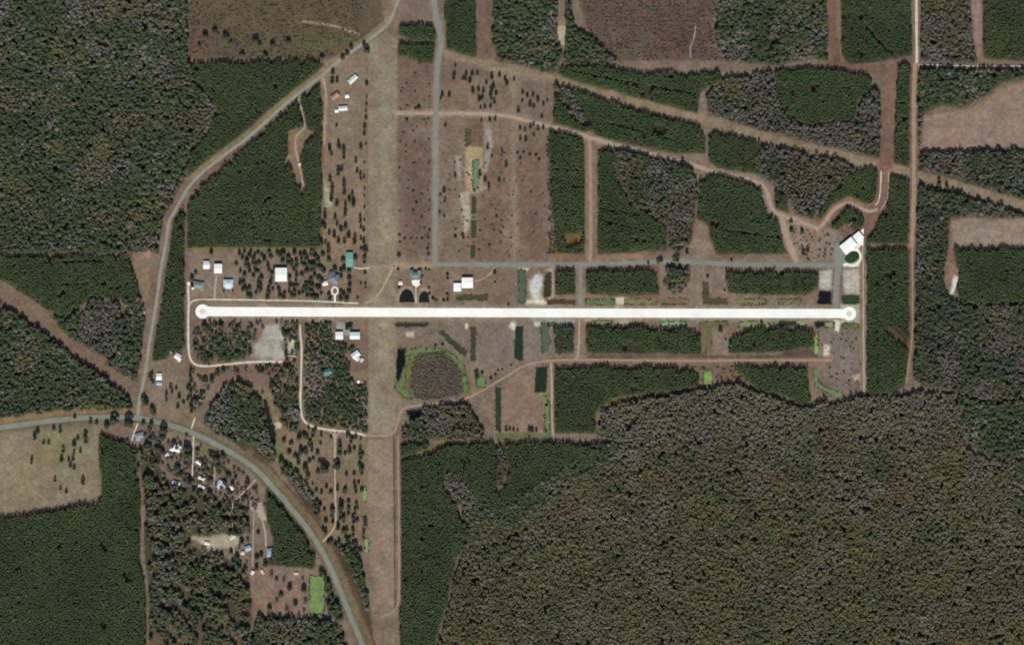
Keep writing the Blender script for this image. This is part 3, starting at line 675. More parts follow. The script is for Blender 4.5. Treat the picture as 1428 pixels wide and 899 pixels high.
pond([(1143,406),(1158,406),(1160,424),(1140,424)], (24,26,32), .2); pond(rect(1175,411.5,1198,423.5), (44,66,42)); pond([(1188+10*math.cos(a)*1.0, 358.5+8.6*math.sin(a-.25)) for a in np.linspace(0, 6.0, 18)], (44,64,46), amp=.2, z=.34)
pond(rect(1175,451,1197,459), (94,98,72), .9); pond(rect(817,417.5,857,425), (100,114,80), .9); pond(rect(870,417,914,424.5), (124,116,78), .9); pond(rect(922,416,962,424.5), (118,98,76), .9)
pond([(980,393),(987,393),(989,415),(1014,417),(1014,424),(980,424)], (82,72,54)); pond(rect(1029,417,1068,424), (122,112,78), .9); pond(rect(1086,417,1116,424), (112,106,74), .9)
pond(rect(826,447.5,855,453), (112,136,92), .9); pond(rect(921,448.5,958,454), (118,168,120), .9); pond([(976,448.5),(1014,448),(1013,455),(993,457),(992,492),(984,492),(977,470)], (106,98,68), .9)
pond(rect(1031,448.5,1071,456), (124,138,92), .9); pond(rect(1087,448,1111,454), (48,54,40)); pond(rect(1112,447.5,1122,455), (138,160,96), .9); pond([(1136,449),(1150,448),(1149,454),(1138,459)], (30,34,30))
pond(rect(1150,448.5,1163,457), (126,142,98), .9); pond(rect(1136,463,1141,496), (130,158,98), .9); pond([(1133,515),(1140,517),(1142,532),(1150,540),(1176,549),(1175,557),(1152,547),(1136,538)], BG, .9)
pond(rect(981,517,993,537), (118,150,78), .9); pond(rect(505.5,678,511,698), (124,150,88), .9); pond(rect(508.5,751,514,769), (124,148,88), .9); pond(rect(507,718,512,733), (44,46,40))
pond(rect(506,736,509,750), (50,50,40))
pond(rect(432,803,452,856), (112,136,82), 1, name='green_paddock', amp=.8)
# marsh arms round the thicket
pond([(555,486),(565,486),(565,506),(560,520),(556,532),(553,530),(553,505)], (22,24,24), .2, z=.16)
pond([(566,484),(578,486),(592,484),(598,488),(586,494),(578,498),(572,492),(568,504),(563,520),(566,530),(561,540),(570,548),(576,552),(574,557),(560,550),(550,542),(551,532),(556,534),(562,520),(566,506)], (98,118,76), .9, z=.12, amp=1.2)
pond([(596,486),(612,484),(622,487),(621,492),(608,491),(597,493)], (100,120,76), .9, amp=.9); pond([(612,491),(626,490),(638,498),(647,511),(650,524),(644,522),(638,509),(626,498)], (96,114,72), .9, amp=.9, z=.13); pond([(646,522),(650,524),(653,540),(650,550),(646,546)], (98,118,72), .9, amp=.5, z=.11)
pond([(664,532),(670,524),(679,530),(676,540),(666,540)], (104,130,76), .9, amp=.8); pond([(566,572),(586,570),(586,580),(572,584)], (26,28,26), .2)
pond([(661,516),(666,512),(669,524),(664,530)], (40,50,36)); pond([(366,556),(371,556),(385,606),(384,622),(378,612),(372,584)], (30,36,30), .3)

# warm and cool soil patches
ch = fnoise(GX, GY, 11, 61, 3)-.5; ch2 = fnoise(GX, GY, 30, 67, 3)-.5
cover[..., 0] *= 1+.13*ch+.10*ch2-.02; cover[..., 1] *= 1-.06*ch-.03*ch2; cover[..., 2] *= 1-.08*ch-.16*ch2-.03
cover *= (1+.35*(fnoise(GX, GY, 7, 71, 3)-.5))[..., None]
# refresh the ground's cover (banks painted above)
cov = np.pad(cover, ((5, 5), (5, 5), (0, 0)), mode='edge').reshape(-1, 3)
c4 = np.ones((len(cov), 4), np.float32); c4[:, :3] = cov
ground.data.attributes['cover'].data.foreach_set('color', c4.ravel())

# =================================================================== TREES
def quad_at(c, n, s1, s2, rg):
    n = n/np.linalg.norm(n); a = np.cross(n, rg.normal(size=3)); a /= np.linalg.norm(a); b = np.cross(n, a)
    return [c-a*s1-b*s2, c+a*s1*.9-b*s2*.7, c+a*s1+b*s2, c-a*s1*.8+b*s2*.9]
def tmpl_pine(seed, nq=22):
    rg = np.random.default_rng(seed); Q = []; B = []
    for i in range(nq):
        t = (i+.5)/nq; h = .5+.5*t; rr = (1-t**2.2)*1.0+.1
        a = rg.uniform(0, 2*math.pi); r = rr*math.sqrt(rg.uniform(.15, 1))
        c = np.array([r*math.cos(a), r*math.sin(a), h])
        n = np.array([math.cos(a)*.3, math.sin(a)*.3, 1.])+rg.normal(size=3)*.18
        s = rg.uniform(.30, .48)*(1.1-.3*t)
        Q.append((c, n, s, s*.8)); B.append(rg.uniform(.85, 1.15))
    return Q, B
def tmpl_round(seed, nq=34, base=.35, sq=.30, gap=0):
    rg = np.random.default_rng(seed); Q = []; B = []
    lob = [(rg.uniform(0, 6.28), rg.uniform(.2, .6), rg.uniform(-.1, .12)) for _ in range(4)]
    for i in range(nq):
        u = rg.uniform(0, 1); th = math.acos(1-u*1.05) if u*1.05 < 2 else 1
        a = rg.uniform(0, 2*math.pi); k = rg.uniform(.72, 1.0)*(1+.18*math.sin(3*a+seed))
        c = np.array([k*math.sin(th)*math.cos(a), k*math.sin(th)*math.sin(a), base+(1-base)*k*max(math.cos(th), -.1)])
        n = np.array([c[0]*.7, c[1]*.7, .35+1.0*max(math.cos(th), .15)])+rg.normal(size=3)*(.16+gap)
        s = rg.uniform(sq*.7, sq*1.25)
        Q.append((c, n, s, s*(.85-gap*.4))); B.append(rg.uniform(.86, 1.16))
    return Q, B
def bake(T, rg, trunk_r):
    """template (unit radius, unit height) -> verts (n,4,3) in (radius, radius, height) units kept separate"""
    Q, B = T
    V = []; cs = []
    for (c, n, s1, s2), b in zip(Q, B):
        V.append((c, n, s1, s2)); cs.append(b)
    return V, cs
def build_template(T, r, h, seed, trunk=True, tr=.12):
    rg = np.random.default_rng(seed)
    Q, B = T; V = []; Br = []; Tk = []
    for (c, n, s1, s2), b in zip(Q, B):
        cc = np.array([c[0]*r, c[1]*r, c[2]*h])
        V.append(quad_at(cc, n, s1*r, s2*r, rg)); Br.append(b); Tk.append(0)
    if trunk:
        for k in range(3):
            a0 = 2*math.pi*k/3; a1 = 2*math.pi*(k+1)/3; t0 = tr; t1 = tr*.4
            V.append([np.array([t0*math.cos(a0), t0*math.sin(a0), -.1]), np.array([t0*math.cos(a1), t0*math.sin(a1), -.1]),
                      np.array([t1*math.cos(a1), t1*math.sin(a1), h*.8]), np.array([t1*math.cos(a0), t1*math.sin(a0), h*.8])])
            Br.append(1); Tk.append(1)
    return np.array(V), np.array(Br), np.array(Tk, bool)
PINE_T = [build_template(tmpl_pine(i, 18), 2.12, 12.0, i, True, .16) for i in range(6)]
ROUND_T = [build_template(tmpl_round(50+i, 34, .45, .36), 4.1, 12.0, i, True, .25) for i in range(6)]
BARE_T = [build_template(tmpl_round(90+i, 36, .5, .29, .04), 3.5, 12.0, i, True, .2) for i in range(6)]
BUSH_T = [build_template(tmpl_round(130+i, 12, .2, .5), 1.6, 1.8, i, False) for i in range(4)]
TRUNK = np.array([.11, .09, .07])
m_leaf = mat_attr('foliage', 'cover', None, .95, .08)

def scatter(poly, sp, edge=1.5, rows=False, seed=0, jit=.45):
    rg = np.random.default_rng(seed)
    P_ = np.array(poly, float)
    x0, y0 = P_.min(0)-2; x1, y1 = P_.max(0)+2
    x0 = max(x0, -42); x1 = min(x1, 1470); y0 = max(y0, -42); y1 = min(y1, 942)
    xs = np.arange(x0, x1, sp[0]); ys = np.arange(y0, y1, sp[1])
    A, Bb = np.meshgrid(xs, ys)
    if not rows: A = A+(np.arange(len(ys)) % 2)[:, None]*sp[0]*.5
    x = (A+rg.uniform(-jit, jit, A.shape)*sp[0]).ravel(); y = (Bb+rg.uniform(-jit, jit, A.shape)*sp[1]).ravel()
    d = poly_sdf(poly, x, y)+(fnoise(x, y, 9, seed+5, 2)-.5)*edge*4
    k = (d < -.8) & ~is_clear(x, y)
    return x[k], y[k]
def assemble(name, groups, mat=m_leaf):
    """groups: list of (templates, x, y, scale, hscale, colour(n,3))"""
    VV = []; CC = []
    for T, x, y, sc, hs_, co in groups:
        n = len(x)
        if not n: continue
        pick = rng.integers(0, len(T), n); ang = rng.uniform(0, 2*math.pi, n)
        wx = (x-CX)*S; wy = (CY-y)*S
        for ti in range(len(T)):
            k = np.where(pick == ti)[0]
            if not len(k): continue
            V, B, tk = T[ti]
            ca = np.cos(ang[k])[:, None, None]; sa = np.sin(ang[k])[:, None, None]
            s = sc[k][:, None, None]
            X = (V[None, ..., 0]*ca-V[None, ..., 1]*sa)*s+wx[k][:, None, None]
            Y = (V[None, ..., 0]*sa+V[None, ..., 1]*ca)*s+wy[k][:, None, None]
            Z = np.broadcast_to(V[None, ..., 2], X.shape)*(s*hs_[k][:, None, None])
            VV.append(np.stack([X, Y, Z], -1).reshape(-1, 3).astype(np.float32))
            c = co[k][:, None, :]*B[None, :, None]
            c = np.where(tk[None, :, None], TRUNK, c)
            CC.append(np.repeat(c.reshape(-1, 3), 4, axis=0).astype(np.float32))
    V = np.concatenate(VV); Cc = np.concatenate(CC)
    q = np.arange(len(V)).reshape(-1, 4)
    o = bpy.data.objects.new(name, np_mesh(name, V, q, Cc, mat)); col.objects.link(o)
    return o, len(V)//4

G1 = np.array([.046, .070, .032]); G2 = np.array([.060, .084, .036]); G3 = np.array([.036, .057, .030])
TEAL = np.array([.052, .068, .040]); OLV = np.array([.104, .096, .046]); GRY = np.array([.158, .148, .126]); MAU = np.array([.148, .126, .112]); BRN = np.array([.138, .108, .070])
def pine_cols(x, y, seed):
    n = len(x); t = fnoise(x, y, 26, seed, 3)[:, None]; u = rng.uniform(0, 1, n)[:, None]
    c = G1*(1-t)+G2*t; c = c*(.8+.45*fnoise(x, y, 60, seed+11, 2))[:, None]
    c = np.where(u < .08, G3, c); c = np.where(u > .985, BRN*.7, c)
    o_ = np.clip((fnoise(x, y, 42, seed+23, 3)-.45)*3, 0, 1)[:, None]*.5; c = c*(1-o_)+np.array([.066, .072, .036])*o_
    return c*rng.uniform(.88, 1.13, n)[:, None]*(.82+.36*fnoise(x, y, 9, seed+3, 2))[:, None]
def mix_cols(x, y, seed, w):
    """w: weights of green, olive, grey, brown; patches by noise"""
    n = len(x); pal = np.array([G1*1.05, G3*1.1, TEAL, OLV, GRY, MAU, BRN])
    keys = np.stack([fnoise(x, y, 34, seed+7*i, 3)*1.9+rng.uniform(0, .5, n)+w[i] for i in range(7)], 1)
    k = keys.argmax(1)
    c = pal[k]*rng.uniform(.82, 1.2, n)[:, None]*(.72+.56*fnoise(x, y, 20, seed+91, 3))[:, None]
    return c, k
tot = 0
CUTS = [[(762,112),(796,122),(812,146),(826,172),(812,178),(795,162),(780,142),(764,128)], [(895,128),(912,120),(908,140),(898,146)], [(908,176),(930,170),(924,190),(912,188)],
        [(296,150),(304,146),(306,160),(298,164)], [(150,770),(142,764),(146,758),(156,764)], [(172,800),(182,798),(184,808),(174,812)], [(536,500),(540,500),(540,504),(536,504)], [(1238,452),(1252,458),(1272,482),(1266,490),(1248,476),(1236,464)],
        [(690,624),(704,618),(710,650),(706,680),(692,688),(696,650)], [(880,535),(888,540),(884,548),(878,544)], [(975,508),(1000,508),(996,520),(980,520)], [(864,452),(870,458),(864,462),(860,456)], [(866,480),(900,476),(904,492),(866,492)],
        [(1212,346),(1222,346),(1222,352),(1212,352)], [(90,404),(94,400),(90,410),(84,412)], [(1050,128),(1066,132),(1060,142),(1050,138)], [(1130,118),(1140,118),(1138,128),(1130,128)]]
SEAMS = [([(1207,30),(1207,90)],1.4), ([(588,640),(589,800)],.9), ([(611,640),(612,790)],.8), ([(783,615),(783,668)],1.1), ([(761,640),(762,660)],.9), ([(653,622),(654,670)],.8), ([(1050,458),(1053,494)],1.2), ([(1070,455),(1070,494)],1.1),
         ([(917,452),(922,492)],1.1), ([(1247,178),(1262,165)],1.4), ([(1118,380),(1118,412)],1.2), ([(1085,384),(1087,412)],1), ([(1210,40),(1235,70),(1255,84)],1.6), ([(262,300),(440,296)],.6), ([(780,60),(790,300)],.0), ([(836,306),(900,322)],1.0), ([(834,290),(890,300)],.9),
         ([(770,236),(814,238)],.9), ([(770,262),(812,260)],.8), ([(774,292),(812,294)],.8), ([(1008,320),(1090,332)],1.1), ([(180,360),(188,384)],1.5), ([(60,366),(178,362)],1.0), ([(70,395),(120,396)],.8), ([(800,100),(860,112),(970,132)],1.2), ([(862,116),(904,124)],1.0), ([(850,172),(940,196)],.9), ([(1220,425),(1224,540)],.9), ([(1240,360),(1242,440)],.7)]
for i, (name, kind, poly, lab) in enumerate(FORESTS):
    area_w = None
    if kind == P:
        x, y = scatter(poly, (2.45, 2.25), 1.9, True, 100+i, .42)
        gapn = fnoise(x, y, 12, 300+i, 2)
        for cut in CUTS: gapn = np.where(poly_sdf(cut, x, y)+(fnoise(x, y, 6, 5, 2)-.5)*12 < 0, 0, gapn)
        for cl, hw_ in SEAMS: gapn = np.where(line_dist(cl, x, y)+(fnoise(x, y, 7, 6, 2)-.5)*2.4 < hw_, 0, gapn)
        k = (rng.uniform(0, 1, len(x)) > .03) & (gapn > .17); x, y = x[k], y[k]
        sc = rng.uniform(.9, 1.18, len(x)); hs_ = rng.uniform(.92, 1.06, len(x))/sc
        extra = rng.uniform(0, 1, len(x)) < .015; sc = np.where(extra, sc*1.35, sc)
        o, nq = assemble(name, [(PINE_T, x, y, sc, hs_, pine_cols(x, y, 500+i))])
        cat = 'pine plantation' if name == 'pine_plantation' else 'pine wood'
    else:
        sx = 3.25 if kind == M else 2.95
        if i == 0: w = [.28, .26, .12, .10, .10, .0, -.12]
        elif 'southwest' in lab: w = [.14, .14, .12, .20, .14, .06, .10]
        elif kind == M: w = [.30, .28, .14, .06, .10, .02, -.12]
        elif 'southeast' in lab: w = [.12, .0, .10, .30, .22, .16, .22]
        elif 'eastern edge' in lab or 'tan field and power' in lab: w = [.20, .14, .14, .06, .16, .16, .02]
        else: w = [-.05, -.12, .0, .16, .30, .22, .06]
        x, y = scatter(poly, (sx, sx*.92), 1.5, False, 100+i, .5)
        k = (fnoise(x, y, 6.5, 400+i, 2) > .25) & (rng.uniform(0, 1, len(x)) < .95); x, y = x[k], y[k]
        if 'southwest' in lab: k = fnoise(x, y, 9, 420, 2) > .46; x, y = x[k], y[k]
        co, kk = mix_cols(x, y, 700+i*9, w)
        mean_ = (np.array([.112, .104, .074]) if 'southeast' in lab else np.array([.088, .088, .060])) if kind == D else np.array([.080, .086, .052])
        co = co*.7+mean_*.3*rng.uniform(.8, 1.2, len(x))[:, None] if kind == D else co*.72+mean_*.28
        co = co*((.93 if 'southeast' in lab else .86) if kind == D else 1.0)
        if 'southeast' in lab:      # the vast forest greys to the north and turns olive southward
            t = np.clip((y-640)/160, 0, 1)[:, None]*.25
            co = co*(1-t)+OLV*1.0*t
            t = np.clip((640-y)/50+(fnoise(x, y, 40, 77, 3)-.5)*3, 0, 1)[:, None]*.45
            co = co*(1-t)+GRY*.92*t*rng.uniform(.85, 1.15, len(x))[:, None]
            co = co*np.array([1.03, 1.0, .92])
        bare = kk >= 4
        sc = rng.uniform(.5, 1.0, len(x))*np.where(bare, 1.0, 1.0); sc = (.2+sc*.85)*(.94 if kind == M else .88); hs_ = rng.uniform(.92, 1.08, len(x))/(.35+.65*sc)
        sc = sc*np.where(rng.uniform(0, 1, len(x)) < .14, 1.35, 1.0)
        k1 = ~bare
        o, nq = assemble(name, [(ROUND_T, x[k1], y[k1], sc[k1], hs_[k1], co[k1]), (BARE_T, x[bare], y[bare], sc[bare], hs_[bare], co[bare])])
        cat = 'woodland'
    tag(o, lab, cat, kind='stuff'); tot += nq
print('forest quads', tot)

# low brush of the cleared fields
def brush(poly, sp, dens, cols_, lab, seed):
    x, y = scatter(poly, (sp, sp), 2, False, seed, .5)
    k = rng.uniform(0, 1, len(x)) < dens*(.3+1.4*(fnoise(x, y, 16, seed, 2)-.15)); x, y = x[k], y[k]
    c = np.array(cols_)[rng.integers(0, len(cols_), len(x))]*rng.uniform(.7, 1.2, len(x))[:, None]
    o, nq = assemble('brush', [(BUSH_T, x, y, rng.uniform(.5, 1.5, len(x)), np.ones(len(x)), c)])
    tag(o, lab, 'brush', kind='stuff')
brush([(800,-40),(998,-40),(996,64),(1010,84),(860,86),(820,52)], 3.0, .8, [MAU*.75, BRN*.9, MAU*.6, OLV*.8], 'low reddish brush over the cleared field at the top', 901)
brush([(264,-40),(520,-40),(500,56),(464,80),(264,80)], 3.2, .7, [OLV*.9, BRN*.8, OLV*.7, MAU*.7], 'low olive brush on the rough ground north of the northwest plantation', 902)
brush([(1143,464),(1203,450),(1203,545),(1172,546),(1142,520)], 4, .25, [BRN*.7, OLV*.6], 'sparse weeds on the bare lot south of the runway end', 903)
brush([(960,508),(1024,510),(1060,545),(1118,566),(1060,560),(1000,530)], 3.2, .8, [BRN*.8, OLV*.7, G1, GRY*.7], 'brush margin south of the dirt lane above the leafless forest', 904)
brush([(560,60),(602,94),(602,356),(560,356)], 5, .22, [BRN*.7, MAU*.65], 'sparse dark weeds across the brown field west of the grey lane', 905)
brush([(616,210),(760,210),(760,360),(616,360)], 5, .22, [BRN*.7, MAU*.65], 'sparse dark weeds across the brown field east of the grey lane', 906)
brush([(580,496),(606,490),(632,499),(644,514),(648,538),(638,552),(606,558),(578,555),(571,538),(573,512)], 2.0, 1.35, [MAU*.8, BRN*.8, GRY*.75, OLV*.8, MAU*.7], 'brushy reddish grey thicket in the middle of the bright green marsh', 910)
brush([(764,190),(770,190),(772,355),(764,355)], 2.2, .9, [OLV*.6, G1*.8, BRN*.6], 'dark ditch scrub along the field edge left of the narrow pine block', 907)
brush([(1098,305),(1160,324),(1164,364),(1108,364)], 3.4, .5, [G1, GRY*.7, BRN*.7], 'scrub on the pale lots west of the apron', 908)
brush([(1279,90),(1284,90),(1284,240),(1279,240)], 2.2, .8, [G1, OLV*.6], 'hedge scrub on the east side of the tan eastern track', 909)

rx = []; ry = []
for Pm in RIMS:
    for a, b in zip(Pm, Pm[1:]+Pm[:1]):
        L = math.hypot(b[0]-a[0], b[1]-a[1])
        if rng.uniform() < L*.8: t = rng.uniform(); rx.append(a[0]+(b[0]-a[0])*t+rng.normal()*.7); ry.append(a[1]+(b[1]-a[1])*t+rng.normal()*.7)
rx = np.array(rx); ry = np.array(ry); k = (fnoise(rx, ry, 8, 12, 2) > .42) & ((ry < 428) | (ry > 446)); rx, ry = rx[k], ry[k]
c = np.array([OLV*.75, G1, BRN*.8, OLV*.6])[rng.integers(0, 4, len(rx))]*rng.uniform(.7, 1.2, len(rx))[:, None]
o, nq = assemble('reeds', [(BUSH_T, rx, ry, rng.uniform(.35, .95, len(rx)), np.ones(len(rx)), c)])
tag(o, 'olive and brown reeds fringing the small ponds and ditches', 'reeds', kind='stuff')

# =================================================================== SINGLE TREES
m_bark = mat_noise('bark', (.11, .09, .07), ((1, .2),))
def tree_protos(kind, n, tm, r, h, tr, colr):
    res = []
    for i in range(n):
        V, B, tk = build_template(tm(200+i*3), r, h, 77+i, False)
        c = np.repeat(np.array(colr)[None]*B[:, None]*rng.uniform(.9, 1.1), 4, axis=0)
        me = np_mesh(kind+'_crown', V.reshape(-1, 3), np.arange(V.shape[0]*4).reshape(-1, 4), c, m_leaf_i)
        vs = []; fs = []
        L = [(0, tr), (h*.3, tr*.75), (h*.85, tr*.25)]
        for zz, rr in L:
            for k in range(6): a = k*math.pi/3; vs.append((rr*math.cos(a), rr*math.sin(a), zz-.05))
        for j in range(2):
            for k in range(6): fs.append((j*6+k, j*6+(k+1) % 6, j*6+6+(k+1) % 6, j*6+6+k))
        for k in range(4):      # limbs
            a = k*1.6+i; z0 = h*(.42+.1*k); i0 = len(vs); q1 = r*.65
            vs += [(0, 0, z0-tr*.4), (0, 0, z0+tr*.4), (q1*math.cos(a), q1*math.sin(a), z0+h*.12), (tr*.4*math.sin(a), -tr*.4*math.cos(a), z0)]
            fs += [(i0, i0+3, i0+2), (i0+3, i0+1, i0+2), (i0+1, i0, i0+2)]
        mt = bpy.data.meshes.new(kind+'_trunk'); mt.from_pydata(vs, [], fs); mt.materials.append(m_bark)
        res.append((me, mt))
    return res
m_leaf_i = mat_attr('tree_foliage', 'cover', None, .95, .08, .25)
PR = {
 'pine_tree': tree_protos('pine_tree', 5, lambda s: tmpl_round(s, 60, .3, .30), 3.1, 9.5, .22, G3*.85),
 'oak_tree': tree_protos('oak_tree', 5, lambda s: tmpl_round(s, 80, .42, .27), 4.4, 9.0, .3, TEAL*.9),
 'bare_tree': tree_protos('bare_tree', 4, lambda s: tmpl_round(s, 60, .4, .24, .4), 3.8, 9.0, .25, MAU*.8),
 'shrub': tree_protos('shrub', 4, lambda s: tmpl_round(s, 24, .3, .42), 1.9, 3.0, .08, G3*.8),
}
def ordn(n):
    wd = ['westernmost', 'second', 'third', 'fourth', 'fifth', 'sixth', 'seventh', 'eighth', 'ninth', 'tenth', 'eleventh', 'twelfth']
    if n == 0: return 'westernmost'
    if n < 12: return wd[n]+' from the west'
    m_ = n+1; sfx = 'th' if 10 <= m_ % 100 <= 20 else {1: 'st', 2: 'nd', 3: 'rd'}.get(m_ % 10, 'th')
    return '%d%s from the west' % (m_, sfx)
CATS = {'pine_tree': 'pine', 'oak_tree': 'tree', 'bare_tree': 'bare tree', 'shrub': 'shrub'}
LOOK = {'pine_tree': 'dark pine', 'oak_tree': 'green broad tree', 'bare_tree': 'greyish leafless tree', 'shrub': 'small dark shrub'}
NT = 0
SZ = {'pine_tree': 1.3, 'oak_tree': 1.35, 'bare_tree': 1.3, 'shrub': 1.25}
def put_trees(kind, pts, where, group, smin=.75, smax=1.1, roworder=False):
    """pts in map px, optional third value = scale; label says which one, counted from the west"""
    global NT
    pts = sorted([tuple(p) for p in pts])
    for i, p in enumerate(pts):
        s = (p[2] if len(p) > 2 else 1)*random.uniform(smin, smax)*SZ[kind]
        me, mt = random.choice(PR[kind])
        root = bpy.data.objects.new(kind, None); col.objects.link(root)
        root.location = (*W(p[0], p[1]+1.5), 0); root.rotation_euler[2] = random.uniform(0, 6.28); root.scale = (s, s, s*random.uniform(.85, 1.15))
        tag(root, '%s, %s %s' % (LOOK[kind], ordn(i), where) if len(pts) > 1 else LOOK[kind]+' '+where, CATS[kind], group)
        a = bpy.data.objects.new('crown', me); col.objects.link(a); a.parent = root
        if kind != 'shrub':
            b = bpy.data.objects.new('trunk', mt); col.objects.link(b); b.parent = root
        NT += 1
def cr(x0, y0, k, L): return [(x0+a/k, y0+b/k)+((s[0],) if s else ()) for a, b, *s in L]
def isfree(pts, r=2.2):
    res = []
    for p in pts:
        if is_clear(np.array([p[0]]), np.array([p[1]]))[0]: continue
        if all((p[0]-q_[0])**2+(p[1]-q_[1])**2 > r*r for q_ in res): res.append(p)
    return res
def grow(poly, sp, seed, keep=1.0):
    x, y = scatter(poly, (sp, sp), .8, False, seed, .48)
    k = rng.uniform(0, 1, len(x)) < keep
    return [(a, b) for a, b in zip(x[k], y[k])]
Z5 = cr(580,30,4.993,[(268,365),(262,395),(350,365),(328,395),(345,395),(375,415),(392,365),(427,362),(530,385,1.2),(583,372),(622,400),(633,432),(683,402,.7),(490,425,.8),(540,450),(397,483,1.1),(436,475),(470,483),(525,480),(520,510),(558,500),(440,540),(465,530),(525,530),(545,560),(450,600,.7),(480,592,.8),(518,588,.8),(183,505,.9),(175,530,.8),(233,512),(275,308,.8)])
Z5b = cr(580,30,4.993,[(742,492),(775,515),(742,548,.8),(815,515),(850,545),(795,575),(820,590),(888,575,.8),(915,548,.7),(712,620),(878,660,.8),(725,740),(760,752,.8),(797,730),(820,715),(850,745),(887,740),(822,790,.8),(725,815),(765,822)])
Z5c = cr(580,30,4.993,[(205,720,.8),(455,685,.7),(513,685,.8),(553,680),(500,875)])+cr(580,200,4.993,[(600,52,.7),(530,85,.6),(628,150),(448,212),(482,250),(507,298),(580,252),(272,130,.6),(272,222,.8),(195,328,1.1)])
for b_ in ((304.5,374.5,7,8),(288,369,7,8),(318,394,9,8),(392,383,10,12),(487,362,7,12),(465,387,9,9),(580,384,9,8)): block_poly([(b_[0]-b_[2],b_[1]-b_[3]),(b_[0]+b_[2],b_[1]-b_[3]),(b_[0]+b_[2],b_[1]+b_[3]),(b_[0]-b_[2],b_[1]+b_[3])])
put_trees('pine_tree', Z5, 'in the field corner between grey lane and power line', 'pines in the north field', .72, .95)
put_trees('pine_tree', Z5b, 'in the triangle where the two dirt lanes part', 'pines in the north field', .65, .9)
put_trees('pine_tree', Z5c, 'scattered round the sandy excavated basin', 'pines in the north field', .65, .9)
put_trees('shrub', cr(580,200,4.993,[(708,60),(750,58),(793,72),(837,75),(727,97),(858,105)]), 'in the short row above the reddish field', 'shrubs in the north field', 1, 1.4)
put_trees('shrub', cr(580,200,4.993,[(302,365),(320,460),(205,375),(200,400),(198,500),(275,640,1.4),(330,650),(560,500),(533,560),(543,595),(593,615),(513,700),(445,600),(170,350),(165,470),(325,625)]), 'round the three small ponds right of grey lane', 'shrubs in the north field', .8, 1.2)
put_trees('shrub', cr(580,200,4.993,[(42,655),(42,505),(95,595),(85,650),(85,725),(88,460),(95,390),(5,408),(88,130),(85,320)])+cr(580,30,4.993,[(20,595,1.5),(88,672),(88,812),(95,518)]), 'along the west side of the grey lane', 'shrubs in the north field', .7, 1.1)
put_trees('shrub', cr(310,30,4.993,[(1245,480),(1345,480),(1365,595,1.5),(1345,600),(1240,605),(1285,680,1.5),(1340,830),(1240,830)])+cr(310,200,4.993,[(1235,165),(1340,130),(1235,465),(1330,460),(1235,630),(1270,655,1.2),(1315,655),(1355,655),(1235,680),(1230,770,1.5),(1350,405),(1330,325)]), 'in the brown field right of the grass strip', 'shrubs in the north field', .7, 1.1)
put_trees('pine_tree', cr(310,30,4.993,[(770,355),(765,415),(800,412),(795,720,.8),(810,840),(745,870),(845,885),(815,870)])+cr(310,200,4.993,[(750,40),(760,70),(808,15),(848,60),(848,95),(808,185),(808,210),(833,180),(750,250),(765,300),(765,340),(760,385),(847,260),(848,290),(850,340),(905,350),(912,390),(915,420),(885,390),(858,420),(860,460),(855,490),(798,420),(715,475),(715,510),(785,515),(800,560),(820,590),(830,600),(715,580),(705,560),(780,640),(858,575),(880,640),(925,640),(920,685),(850,680),(810,680),(720,690),(745,620),(690,690),(740,720)]), 'on the lot between square plantation and grass strip', 'pines on the lots beside the grass strip', .7, 1.05)
put_trees('pine_tree', cr(310,30,4.993,[(965,870),(1005,430),(1005,520,.7),(1003,570,.7),(1000,620,.8),(1000,670),(990,730),(990,780),(1000,850,.7)])+cr(310,200,4.993,[(965,30),(930,120),(940,190),(962,210),(965,240),(990,130,.7),(988,230),(990,310,.7),(990,360,.7),(990,440,.7),(990,530,.7),(960,500),(962,540),(965,580),(985,600),(985,680),(990,720),(965,660),(995,780),(990,820)]), 'in the ragged hedge line left of the grass strip', 'pines on the lots beside the grass strip', .6, .9)
Z1 = cr(250,340,7.025,[(560,190),(600,260),(590,90),(640,300),(595,380),(620,440),(690,430),(705,510),(780,370),(780,430),(800,400),(870,200),(910,280),(905,330),(895,390),(880,470),(955,380,.8),(985,460),(1080,320),(1085,400),(1110,400),(1160,400,.8),(1150,300),(1080,460),(1130,500),(640,70),(700,70),(770,80),(740,110),(720,180),(780,180),(620,130),(680,220),(660,160),(740,230),(690,260),(880,70),(960,80),(1000,70),(900,120),(1100,200),(1060,180),(1150,210),(930,230)])
put_trees('pine_tree', [p for j, p in enumerate(Z1) if j % 3], 'round the big white hangar north of the lane', 'trees round the western hangars', .6, .9)
put_trees('oak_tree', [p for j, p in enumerate(Z1) if j % 3 == 0], 'round the big white hangar north of the lane', 'trees round the western hangars', .55, .8)
Z1b = cr(250,340,7.025,[(1230,200),(1240,380),(1210,470),(1300,100),(1360,150),(1320,240),(1290,340),(1350,420),(1290,460),(1310,510),(1230,100),(1250,260),(1380,220),(1390,350),(1230,430),(1340,200)])+cr(430,340,7.025,[(40,60),(70,110),(30,200),(60,300),(40,400),(20,500),(60,520),(200,70),(200,150),(150,260),(260,240),(320,260),(350,240),(320,310),(200,490),(210,530),(320,460),(350,490),(320,530),(375,540),(400,260),(400,330),(405,400),(400,460),(340,150),(460,130),(560,60),(550,130),(520,40),(140,100)])
put_trees('oak_tree', isfree(grow([(338,350),(450,350),(452,416),(338,414)], 6.5, 36, .5), 3), 'crowding the yards beside the big white hangar', 'trees round the western hangars', .5, .8)
put_trees('oak_tree', Z1b, 'between big white hangar and teal hangar', 'trees round the western hangars', .55, .85)
put_trees('oak_tree', cr(250,340,7.025,[(315,80),(160,275,.8),(125,330,1.1),(125,400,.9),(437,455,.5),(525,455,.5)]), 'on the open lot with three western hangars', 'trees round the western hangars', .6, .8)
